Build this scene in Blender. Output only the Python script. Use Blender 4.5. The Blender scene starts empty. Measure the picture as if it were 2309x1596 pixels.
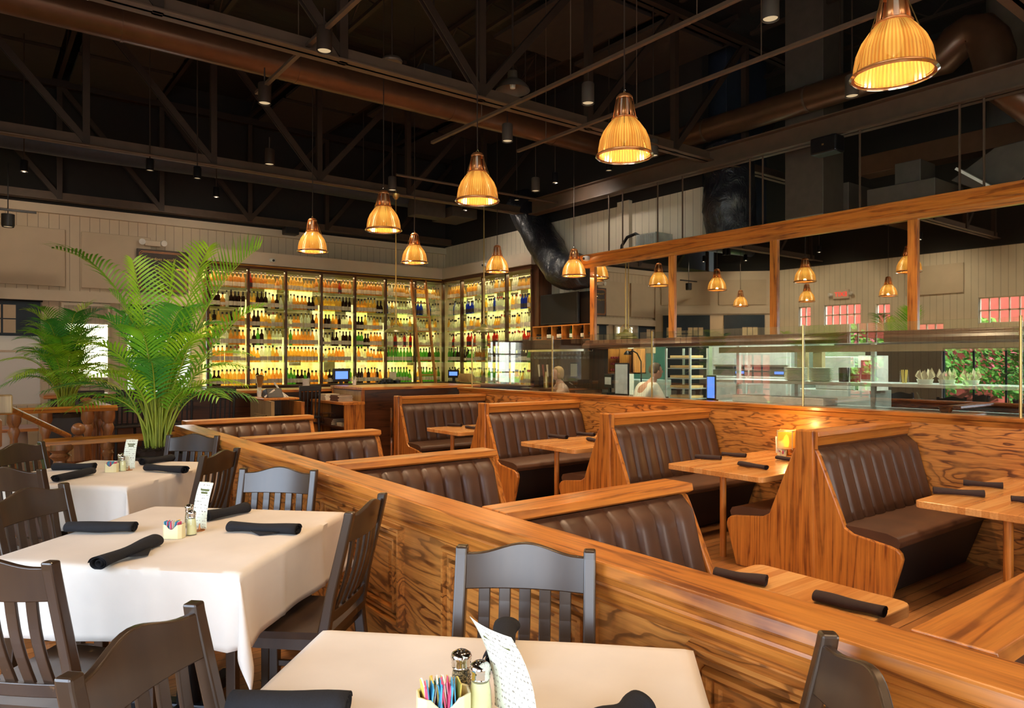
import bpy, bmesh, math, random
from math import sin, cos, pi, radians, sqrt, atan2, hypot
from mathutils import Vector, Matrix, Euler

# ------------------------------------------------------------------ camera
SC = bpy.context.scene
COL = SC.collection
EYE = 1.5
FPX, HPX, CPX = 1605.0, 812.0, 1154.5
YAW = radians(37.25); SY, CY = sin(YAW), cos(YAW)
cam_d = bpy.data.cameras.new('camera')
cam = bpy.data.objects.new('camera', cam_d); COL.objects.link(cam)
cam.location = (0, 0, EYE)
cam.rotation_euler = (pi/2, 0, -YAW)
cam_d.sensor_fit = 'HORIZONTAL'; cam_d.sensor_width = 36.0
cam_d.lens = 36.0*FPX/2309.0
cam_d.shift_y = (HPX-798.0)/2309.0
cam_d.clip_start = 0.05; cam_d.clip_end = 200
SC.camera = cam

# ------------------------------------------------------------------ world, exposure
SC.view_settings.view_transform = 'Standard'
SC.view_settings.look = 'None'
SC.view_settings.gamma = 1.0
SC.view_settings.use_curve_mapping = False
SC.view_settings.exposure = 0.15
W = bpy.data.worlds.new('world'); SC.world = W; W.use_nodes = True
wn = W.node_tree.nodes; wl = W.node_tree.links
sky = wn.new('ShaderNodeTexSky'); sky.sky_type = 'NISHITA'
sky.sun_elevation = radians(48); sky.sun_rotation = radians(200); sky.sun_disc = False
bg = wn['Background']; wl.new(sky.outputs[0], bg.inputs[0]); bg.inputs[1].default_value = 0.35
sun = bpy.data.lights.new('sun', 'SUN'); sun.energy = 18; sun.angle = radians(.6); sun.color = (1, .95, .85)
suno = bpy.data.objects.new('sun', sun); COL.objects.link(suno); suno.rotation_euler = Vector((-.35, .68, -.64)).to_track_quat('-Z', 'Y').to_euler()

def area_light(name, loc, aim, sx, sy, power, col):
    l = bpy.data.lights.new(name, 'AREA'); l.shape = 'RECTANGLE'; l.size = sx; l.size_y = sy
    l.energy = power; l.color = col
    o = bpy.data.objects.new(name, l); COL.objects.link(o); o.location = loc
    o.rotation_euler = (Vector(aim)-Vector(loc)).to_track_quat('-Z', 'Y').to_euler()
    return o
DAY = (0.78, 0.88, 1.0)
# daylight entering the windows of the left wall and of the wall behind the viewer
area_light('daylight', (-5.2, 6.4, 4.6), (-1.5, 6.4, .4), 7.0, 2.2, 900, DAY)
area_light('daylight', (-4.6, 11, 4.4), (-1.8, 10.7, .6), 2.5, 2.0, 250, DAY)
area_light('daylight', (-2.05, 1.9, 1.5), (2.0, 2.2, .4), 2.6, 1.8, 120, (.70, .83, 1.0))
area_light('daylight', (-2.05, -1.2, 1.5), (2.5, 1.6, .6), 2.2, 1.8, 110, (.84, .9, 1.0))
area_light('daylight', (2.2, -3.2, 1.9), (2.6, 3, .6), 4.5, 2.0, 130, (1, .86, .68))
area_light('daylight', (2.75, 15.3, 1.6), (2.4, 8, 1.2), 2.2, 2.2, 45, (1, .97, .9))
def spot(loc, aim, power, col=(1, .70, .42), size=95, blend=.9, rad=.06):
    l = bpy.data.lights.new('can_or_fill_beam', 'SPOT'); l.energy = power; l.color = col
    l.spot_size = radians(size); l.spot_blend = blend; l.shadow_soft_size = rad
    o = bpy.data.objects.new('can_or_fill_beam', l); COL.objects.link(o); o.location = loc
    o.rotation_euler = (Vector(aim)-Vector(loc)).to_track_quat('-Z', 'Y').to_euler()
CANS = [(4.92, 3.17), (5.04, 5.34), (5.14, 6.85), (2.4, 5.8), (2.4, 7.35), (2.4, 3.4), (2.4, 1.2), (4.9, .9),
        (7.0, 3.6), (7.0, 6.2), (5.2, 9.9), (3.2, 9.6), (7.0, 8.6)]
for (x, y) in CANS:
    spot((x, y, 4.1), (x+.15, y-.1, 0), 230)
spot((1.1, 1.0, 4.0), (1.1, 1.4, .7), 80, (1, .66, .36))
spot((.8, 3.6, 4.0), (.8, 3.4, .7), 75, (1, .66, .36))
spot((7.4, 9.6, 4.2), (8.3, 9.7, 1.2), 160, (1, .86, .66), 80)  # fill spot added to brighten the bar end and hanging glasses
spot((7.3, 7.3, 4.2), (7.6, 7.4, 1.0), 150, (.95, 1, .88), 80)  # fill spot added to light the servers and side counter
# unseen area lights added to brighten the kitchen, no fixtures modelled
area_light('kitchen_fill', (9.05, 6.2, 2.7), (9.05, 6.2, 0), .5, 3.5, 170, (.86, 1, .86))
area_light('kitchen_fill', (9.1, 2.6, 2.7), (9.1, 2.6, 0), .5, 3.0, 110, (.86, 1, .86))
area_light('kitchen_fill', (9.9, 9.2, 3.6), (9.9, 9.2, 0), .8, 1.6, 90, (.9, 1, .86))
# spots added to brighten the cream walls
for q in ((.6, 12.2), (3.2, 12.2)): spot((q[0], q[1], 4.15), (q[0]+.2, 14.3, 2.9), 40, (1, .80, .58), 110)
for q in ((7.4, 8.6), (7.4, 11.2)): spot((q[0], q[1], 4.3), (8.9, q[1], 3.5), 45, (1, .88, .74), 110)
for q in ((-.6, 7.2), (-.6, 9.6), (-.4, 11.6), (-.6, 4.4)):
    spot((q[0], q[1], 4.2), (-2.3, q[1]+.4, 2.4), 75, (1, .80, .56), 120)

# ------------------------------------------------------------------ pixel helpers (only to measure places)
def ray(px, py):
    a = (px-CPX)/FPX
    return SY+CY*a, CY-SY*a, (HPX-py)/FPX
def atZ(px, py, z):
    r = ray(px, py); k = (z-EYE)/r[2]; return k*r[0], k*r[1]
def atX(px, py, x):
    r = ray(px, py); k = x/r[0]; return k*r[1], EYE+k*r[2]
def atY(px, py, y):
    r = ray(px, py); k = y/r[1]; return k*r[0], EYE+k*r[2]
def atW(px, py, w):
    r = ray(px, py); return w*r[0], w*r[1], EYE+w*r[2]

# ------------------------------------------------------------------ materials
class N:
    def __init__(s, name):
        s.m = bpy.data.materials.new(name); s.m.use_nodes = True
        s.nt = s.m.node_tree; s.b = s.nt.nodes['Principled BSDF']; s.out = s.nt.nodes['Material Output']
    def n(s, t, **k):
        x = s.nt.nodes.new('ShaderNode'+t)
        for a, v in k.items():
            setattr(x, a, v)
        return x
    def l(s, a, b): s.nt.links.new(a, b)
    def math(s, op, a, b=None):
        x = s.n('Math', operation=op)
        for i, v in enumerate((a, b)):
            if v is None: continue
            if isinstance(v, (int, float)): x.inputs[i].default_value = v
            else: s.l(v, x.inputs[i])
        return x.outputs[0]
    def coords(s, sc=(1, 1, 1), kind='Object'):
        t = s.n('TexCoord'); mp = s.n('Mapping'); s.l(t.outputs[kind], mp.inputs[0]); mp.inputs['Scale'].default_value = sc
        return mp.outputs[0]
    def noise(s, vec, scale, detail=3, rough=.5, dist=0):
        x = s.n('TexNoise'); s.l(vec, x.inputs['Vector']); x.inputs['Scale'].default_value = scale
        x.inputs['Detail'].default_value = detail; x.inputs['Roughness'].default_value = rough; x.inputs['Distortion'].default_value = dist
        return x.outputs[0]
    def ramp(s, fac, stops):
        x = s.n('ValToRGB'); s.l(fac, x.inputs[0]); r = x.color_ramp
        while len(r.elements) < len(stops): r.elements.new(.5)
        for e, (p, c) in zip(r.elements, stops):
            e.position = p; e.color = (c[0], c[1], c[2], 1)
        return x.outputs[0]
    def mix(s, fac, a, b, mode='MIX'):
        x = s.n('Mix', data_type='RGBA', blend_type=mode)
        for i, v in ((0, fac), (6, a), (7, b)):
            if isinstance(v, (int, float)): x.inputs[i].default_value = v
            elif isinstance(v, tuple): x.inputs[i].default_value = (*v, 1)
            else: s.l(v, x.inputs[i])
        return x.outputs[2]
    def bump(s, h, strength=.3, d=.01):
        x = s.n('Bump'); x.inputs['Strength'].default_value = strength; x.inputs['Distance'].default_value = d
        s.l(h, x.inputs['Height']); s.l(x.outputs[0], s.b.inputs['Normal'])
    def schlick(s, r0, gain=1.0):
        g = s.n('NewGeometry'); d = s.n('VectorMath', operation='DOT_PRODUCT'); s.l(g.outputs['Normal'], d.inputs[0]); s.l(g.outputs['Incoming'], d.inputs[1])
        k = s.math('SUBTRACT', 1.0, s.math('ABSOLUTE', d.outputs['Value']))
        return s.math('ADD', s.math('MULTIPLY', s.math('POWER', k, 5.0), gain), r0)
    def set(s, col=None, rough=None, metal=None, coat=None, spec=None):
        if col is not None:
            if isinstance(col, tuple): s.b.inputs['Base Color'].default_value = (*col, 1)
            else: s.l(col, s.b.inputs['Base Color'])
        if rough is not None: s.b.inputs['Roughness'].default_value = rough
        if metal is not None: s.b.inputs['Metallic'].default_value = metal
        if coat is not None: s.b.inputs['Coat Weight'].default_value = coat; s.b.inputs['Coat Roughness'].default_value = .2
        if spec is not None: s.b.inputs['Specular IOR Level'].default_value = spec
        return s

M = {}
def plain(name, col, rough=.5, metal=0, var=.12, scale=8, bump=0, coat=None):
    m = N(name); v = m.coords(); f = m.noise(v, scale, 4)
    c = m.ramp(f, [(.3, tuple(x*(1-var) for x in col)), (.7, tuple(min(1, x*(1+var)) for x in col))])
    m.set(c, rough, metal, coat)
    if bump: m.bump(m.noise(v, scale*6, 3), bump, .003)
    M[name] = m.m; return m.m
def wood(name, ax, light, mid, dark, freq=11, stretch=.07, sc=3.2, rough=.34, line=.16):
    m = N(name); s = [1, 1, 1]; s[ax] = stretch
    v = m.coords(tuple(s)); f = m.noise(v, sc, 4.5, .5, .35)
    fr = m.math('FRACT', m.math('MULTIPLY', f, freq))
    c1 = m.ramp(fr, [(0, dark), (line*.45, dark), (line, mid), (.55, light), (.93, mid), (1, dark)])
    s2 = [1, 1, 1]; s2[ax] = .035
    g = m.noise(m.coords(tuple(s2)), 90, 3, .6)
    gr = m.ramp(g, [(.35, (.62, .55, .48)), (.6, (1.08, 1.05, 1.0))])
    c = m.mix(.8, c1, gr, 'MULTIPLY'); br_ = m.noise(m.coords(), 6, 3); c = m.mix(m.ramp(br_, [(.35, (0, 0, 0)), (.75, (.55, .55, .55))]), c, light)
    m.set(c, rough, 0, .25); m.bump(g, .12, .002)
    M[name] = m.m; return m.m
OL, OM, OD = (.62, .235, .040), (.50, .165, .026), (.22, .060, .011)
for k, a in (('oak_x', 0), ('oak_y', 1), ('oak_z', 2)):
    wood(k, a, OL, OM, OD)
for k, a in (('oakpanel_y', 1), ('oakpanel_x', 0)):
    wood(k, a, (.64, .27, .058), (.55, .205, .042), (.15, .045, .010), freq=17, stretch=.22, sc=3.2, line=.30)
for k, a in (('walnut_x', 0), ('walnut_z', 2), ('walnut_y', 1)):
    wood(k, a, (.10, .035, .014), (.075, .025, .010), (.03, .010, .005), freq=8)
wood('railwood', 2, (.33, .13, .045), (.26, .095, .03), (.11, .035, .012), freq=8)
wood('paleply', 2, (.46, .33, .15), (.42, .29, .13), (.30, .19, .08), freq=5)
def butcher(name):
    m = N(name); t = m.n('TexCoord'); sp = m.n('SeparateXYZ'); m.l(t.outputs['Object'], sp.inputs[0])
    st = m.math('FLOOR', m.math('MULTIPLY', sp.outputs[1], 22))
    wn_ = m.n('TexWhiteNoise', noise_dimensions='1D'); m.l(st, wn_.inputs['W'])
    c1 = m.ramp(wn_.outputs[0], [(0, (.62, .25, .065)), (.5, (.74, .34, .10)), (1, (.80, .42, .15))])
    g = m.noise(m.coords((.05, 1, 1)), 70, 3)
    m.set(m.mix(.5, c1, m.ramp(g, [(.35, (.7, .62, .55)), (.6, (1, 1, 1))]), 'MULTIPLY'), .22, 0, .5)
    M[name] = m.m
butcher('butcher')
def planks():
    m = N('floorboards'); t = m.n('TexCoord'); mp = m.n('Mapping'); m.l(t.outputs['Object'], mp.inputs[0])
    mp.inputs['Rotation'].default_value = (0, 0, 0)
    br = m.n('TexBrick'); m.l(mp.outputs[0], br.inputs[0])
    br.inputs['Scale'].default_value = 1.0; br.inputs['Brick Width'].default_value = 1.4; br.inputs['Row Height'].default_value = .085
    br.inputs['Mortar Size'].default_value = .0025; br.offset = .37
    br.inputs['Color1'].default_value = (.42, .19, .06, 1); br.inputs['Color2'].default_value = (.30, .12, .035, 1)
    br.inputs['Mortar'].default_value = (.05, .02, .01, 1)
    g = m.noise(m.coords((.06, 1, 1)), 60, 3)
    m.set(m.mix(.6, br.outputs[0], m.ramp(g, [(.35, (.65, .6, .55)), (.6, (1.05, 1, 1))]), 'MULTIPLY'), .3, 0, .3)
    M['floorboards'] = m.m
planks()
def leather():
    m = N('leather'); v = m.coords(); f = m.noise(v, 5, 4)
    c = m.ramp(f, [(.3, (.070, .031, .016)), (.7, (.105, .046, .023))])
    m.set(c, .43, 0, .1, .5); vo = m.n('TexVoronoi'); m.l(v, vo.inputs['Vector']); vo.inputs['Scale'].default_value = 160
    m.bump(vo.outputs[0], .12, .001); M['leather'] = m.m
leather()
plain('piping', (.30, .15, .07), .4)
plain('cloth_white', (.74, .68, .61), .85, bump=.1, var=.05, scale=5)
plain('napkin_black', (.007, .007, .010), .9, bump=.3, scale=30)
plain('napkin_brown', (.035, .018, .016), .9, bump=.3, scale=30)
m = N('chair_espresso'); v = m.coords((1, 1, .15)); f = m.noise(v, 12, 3)
e = m.noise(m.coords(), 16, 5, .7)
c = m.mix(m.ramp(e, [(.67, (0, 0, 0)), (.74, (.45, .45, .45))]), m.ramp(f, [(.3, (.034, .018, .010)), (.7, (.054, .029, .014))]), (.30, .16, .06))
m.set(c, .30, 0, .2); M['chair_espresso'] = m.m
plain('black_paint', (.012, .012, .014), .45)
plain('black_metal', (.02, .02, .022), .35, .6)
plain('ceiling_black', (.010, .008, .007), .8)
plain('steel_brown', (.036, .022, .015), .5, .2)
plain('beam_brown', (.085, .052, .033), .5, .1)
plain('duct_brown', (.115, .056, .030), .32, .5)
plain('duct_grey', (.085, .068, .055), .5, .2)
plain('duct_blue', (.035, .045, .07), .5, .3, bump=.6, scale=10)
plain('panel_brown', (.030, .019, .013), .9)
m = N('flex_black'); v = m.coords((1, 1, .6)); m.set((.012, .013, .018), .30, 0, .2); m.bump(m.noise(v, 5, 5, .65, 1.6), .9, .05); M['flex_black'] = m.m
def board(name, col, pitch=.15, horiz=False, ax='Y', rough=.7):
    m = N(name); t = m.n('TexCoord'); sp = m.n('SeparateXYZ'); m.l(t.outputs['Object'], sp.inputs[0])
    src = sp.outputs[{'X': 0, 'Y': 1, 'Z': 2}[ax]]
    fr = m.math('FRACT', m.math('DIVIDE', src, pitch))
    g = m.ramp(fr, [(0, (.45, .45, .45)), (.05, (1, 1, 1)), (.95, (1, 1, 1)), (1, (.45, .45, .45))])
    n = m.noise(m.coords(), 3, 3)
    m.set(m.mix(1, m.ramp(n, [(.3, tuple(x*.93 for x in col)), (.7, col)]), g, 'MULTIPLY'), rough)
    m.bump(g, .5, .01); M[name] = m.m
board('cream_board_x', (.62, .52, .39), ax='X'); board('cream_board_y', (.66, .58, .45), ax='Y')
plain('cream_paint', (.62, .53, .41), .6, var=.04, scale=3)
plain('cream_panel', (.55, .45, .33), .7, var=.04, scale=3)
board('slat_dark', (.03, .02, .015), pitch=.035, ax='Z')
board('deck', (.016, .012, .010), pitch=.15, ax='Y', rough=.6)
plain('shade_navy', (.012, .030, .055), .6)
plain('brass', (.55, .38, .14), .3, .9)
plain('copper', (.50, .20, .07), .3, .6)
plain('steel', (.60, .63, .60), .32, .55)
plain('chrome', (.75, .72, .68), .12, 1.0)
plain('green_enamel', (.13, .14, .045), .3, 0)
plain('white_plastic', (.75, .74, .70), .4)
plain('ceramic_cream', (.80, .72, .42), .3)
plain('white_ceramic', (.72, .70, .58), .3)
plain('paper', (.78, .82, .70), .7, var=.03)
plain('planter', (.045, .035, .032), .5)
plain('soil', (.04, .02, .012), .95, bump=1, scale=40)
plain('skin', (.55, .30, .20), .5, var=.04); plain('hair_blond', (.42, .27, .10), .6); plain('hair_grey', (.12, .09, .06), .7)
plain('shirt_white', (.72, .74, .66), .8); plain('shirt_tan', (.45, .30, .22), .8); plain('trousers', (.02, .02, .025), .8)
plain('grass', (.16, .42, .04), .9, scale=20); plain('pavement', (.55, .52, .48), .8)
plain('brick_red', (.50, .09, .07), .8); plain('foliage', (.14, .36, .05), .7, scale=12, var=.5); plain('blossom', (.75, .16, .22), .7)
plain('bread', (.60, .38, .16), .8); plain('carton', (.45, .33, .18), .8); plain('wine_red', (.25, .03, .03), .4)
plain('book_brown', (.13, .06, .035), .6); plain('page', (.65, .55, .38), .8)
plain('screen_white', (.60, .68, .72), .3)
plain('tile_kitchen', (.40, .45, .30), .6); plain('stain_green', (.05, .14, .10), .5)
m = N('mirror'); m.set((.82, .84, .78), .015, 1.0); M['mirror'] = m.m
m = N('mirror_dark'); m.set((.35, .34, .28), .05, 1.0); M['mirror_dark'] = m.m
plain('screen_black', (.003, .003, .003), .6, var=0)
def emit(name, col, s, col2=None):
    m = N(name); m.set((0, 0, 0), .4); m.b.inputs['Emission Color'].default_value = (*col, 1); m.b.inputs['Emission Strength'].default_value = s
    M[name] = m.m; return m
emit('bulb', (1, .48, .08), 3.0); emit('exit_red', (1, .01, .015), 1.5); emit('screen_blue', (.12, .25, .9), 1.6); emit('green_led', (.05, 1, .3), 3)
emit('can_lens', (1, .72, .4), .55); emit('lantern_glow', (1, .62, .10), 2.6); emit('strip', (1, .85, .25), 2.0); emit('purple_led', (.35, .2, 1), 2)
emit('green_lamp', (1, .7, .2), 5)
def shade():
    m = N('prism_glass'); t = m.n('TexCoord'); sp = m.n('SeparateXYZ'); m.l(t.outputs['Object'], sp.inputs[0])
    ang = m.math('ARCTAN2', sp.outputs[1], sp.outputs[0])
    st = m.math('SINE', m.math('MULTIPLY', ang, 60))
    c = m.ramp(m.math('MULTIPLY_ADD', st, .5), [(0, (.60, .16, .012)), (.45, (.95, .36, .035)), (1, (1, .62, .10))])
    # MULTIPLY_ADD third input
    lw = m.n('LayerWeight'); lw.inputs[0].default_value = .45
    zz = m.ramp(m.math('DIVIDE', sp.outputs[2], .26), [(0, (.45, .45, .45)), (.35, (.62, .62, .62)), (.62, (1, 1, 1)), (1, (.55, .55, .55))])
    c2 = m.mix(lw.outputs[1], c, (.55, .24, .05))
    c3 = m.mix(1, c2, zz, 'MULTIPLY')
    m.set((.22, .09, .02), .15); m.l(c3, m.b.inputs['Emission Color']); m.b.inputs['Emission Strength'].default_value = .92  # glow of the lit glass painted into emission, banded by ribs and height
    tr = m.n('BsdfTransparent'); mx = m.n('MixShader'); mx.inputs[0].default_value = .90
    m.l(tr.outputs[0], mx.inputs[1]); m.l(m.b.outputs[0], mx.inputs[2]); m.l(mx.outputs[0], m.out.inputs[0])
    for nd in m.nt.nodes:
        if nd.type == 'MATH' and nd.operation == 'MULTIPLY_ADD': nd.inputs[2].default_value = .5
    M['prism_glass'] = m.m
shade()
def glass(name, tint, refl, rough=.0, gain=1.0):
    m = N(name); tr = m.n('BsdfTransparent'); tr.inputs[0].default_value = (*tint, 1)
    gl = m.n('BsdfGlossy'); gl.inputs['Roughness'].default_value = rough; gl.inputs[0].default_value = (1, 1, 1, 1)
    f = m.schlick(refl, gain)
    mx = m.n('MixShader'); m.l(f, mx.inputs[0]); m.l(tr.outputs[0], mx.inputs[1]); m.l(gl.outputs[0], mx.inputs[2]); m.l(mx.outputs[0], m.out.inputs[0])
    M[name] = m.m
glass('pane', (.95, .99, .96), .12, gain=.9); glass('window_pane', (.97, .98, 1), .02); glass('shelf_glass', (.86, .98, .88), .05)
glass('clear_glass', (.93, .95, .93), .06)
BOT = [('amber', (.96, .60, .20)), ('gold', (.98, .72, .25)), ('clear', (.93, .95, .86)), ('green', (.25, .55, .14)), ('dark', (.10, .05, .03)), ('blue', (.08, .16, .75)), ('red', (.7, .12, .06))]
for k, c in BOT:
    m = N('bottle_'+k); tr = m.n('BsdfTransparent'); tr.inputs[0].default_value = (*c, 1)
    d1 = m.n('BsdfDiffuse'); d1.inputs[0].default_value = (*[x*.9 for x in c], 1); d2 = m.n('BsdfTranslucent'); d2.inputs[0].default_value = (*c, 1)
    ma = m.n('MixShader'); ma.inputs[0].default_value = .5; m.l(d1.outputs[0], ma.inputs[1]); m.l(d2.outputs[0], ma.inputs[2])
    mb = m.n('MixShader'); mb.inputs[0].default_value = .42; m.l(tr.outputs[0], mb.inputs[1]); m.l(ma.outputs[0], mb.inputs[2])
    gl = m.n('BsdfGlossy'); gl.inputs['Roughness'].default_value = .08; mc = m.n('MixShader'); m.l(m.schlick(.04, .5), mc.inputs[0]); m.l(mb.outputs[0], mc.inputs[1]); m.l(gl.outputs[0], mc.inputs[2]); m.l(mc.outputs[0], m.out.inputs[0]); M['bottle_'+k] = m.m
plain('label_cream', (.78, .70, .52), .7); plain('label_dark', (.06, .05, .05), .6); plain('cap_red', (.5, .05, .04), .5); plain('cap_dark', (.03, .02, .02), .5)
m = N('frosted_pane'); m.set((.62, .56, .52), .6); tr = m.n('BsdfTransparent'); tr.inputs[0].default_value = (.9, .85, .82, 1); mx = m.n('MixShader'); mx.inputs[0].default_value = .72
m.l(tr.outputs[0], mx.inputs[1]); m.l(m.b.outputs[0], mx.inputs[2]); m.l(mx.outputs[0], m.out.inputs[0]); M['frosted_pane'] = m.m
def leafmat(name, a, b):
    m = N(name); f = m.noise(m.coords(), 6, 2); c = m.ramp(f, [(.3, a), (.7, b)])
    m.set(c, .38); tl = m.n('BsdfTranslucent'); m.l(c, tl.inputs[0])
    mx = m.n('MixShader'); mx.inputs[0].default_value = .35; m.l(m.b.outputs[0], mx.inputs[1]); m.l(tl.outputs[0], mx.inputs[2]); m.l(mx.outputs[0], m.out.inputs[0])
    M[name] = m.m
leafmat('palm_bright', (.26, .58, .02), (.48, .78, .05)); leafmat('palm_mid', (.12, .42, .03), (.28, .60, .04)); leafmat('palm_dark', (.05, .28, .05), (.12, .42, .06))
leafmat('palm_stem', (.42, .55, .05), (.55, .60, .10))
def backlit():
    m = N('backlit_panel'); t = m.n('TexCoord'); sp = m.n('SeparateXYZ'); m.l(t.outputs['Object'], sp.inputs[0])
    a = m.math('FLOOR', m.math('DIVIDE', sp.outputs[0], .245)); z = m.math('FLOOR', m.math('DIVIDE', sp.outputs[2], .36))
    cb = m.n('CombineXYZ'); m.l(a, cb.inputs[0]); m.l(z, cb.inputs[1])
    w = m.n('TexWhiteNoise', noise_dimensions='3D'); m.l(cb.outputs[0], w.inputs['Vector'])
    lit = m.math('ADD', m.math('MULTIPLY', m.math('GREATER_THAN', m.math('ADD', w.outputs[0], .62), m.math('MULTIPLY', sp.outputs[2], .47)), .88), .10)
    col = m.ramp(w.outputs[0], [(0, (.90, .66, .08)), (.5, (1, .72, .17)), (.85, (1, .82, .32)), (1, (.80, .80, .14))])
    n = m.noise(m.coords(), 9, 3)
    s = m.math('MULTIPLY', lit, m.math('ADD', m.math('MULTIPLY', n, 1.7), .35))
    m.set((.10, .08, .05), .08, .8); m.l(col, m.b.inputs['Emission Color']); m.l(s, m.b.inputs['Emission Strength'])
    M['backlit_panel'] = m.m
backlit()
def inkpaper():
    m = N('menu_paper'); t = m.n('TexCoord'); sp = m.n('SeparateXYZ'); m.l(t.outputs['Object'], sp.inputs[0])
    ln = m.math('FRACT', m.math('MULTIPLY', sp.outputs[2], 75))
    n = m.noise(m.coords((240, 240, 75)), 1, 2)
    k = m.math('MULTIPLY', m.math('LESS_THAN', ln, .35), m.math('GREATER_THAN', n, .55))
    m.set(m.mix(k, (.78, .83, .70), (.28, .25, .20)), .6); M['menu_paper'] = m.m
inkpaper()
m = N('pepper'); f = m.noise(m.coords(), 300, 2); m.set(m.ramp(f, [(.45, (.03, .02, .01)), (.55, (.45, .32, .15))]), .7); M['pepper'] = m.m
plain('salt', (.80, .78, .45), .6, var=.03)
for k, c in (('pink', (.75, .10, .22)), ('yellow', (.80, .58, .12)), ('bluepk', (.08, .38, .62)), ('whitepk', (.85, .84, .80))): plain('packet_'+k, c, .6)

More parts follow.
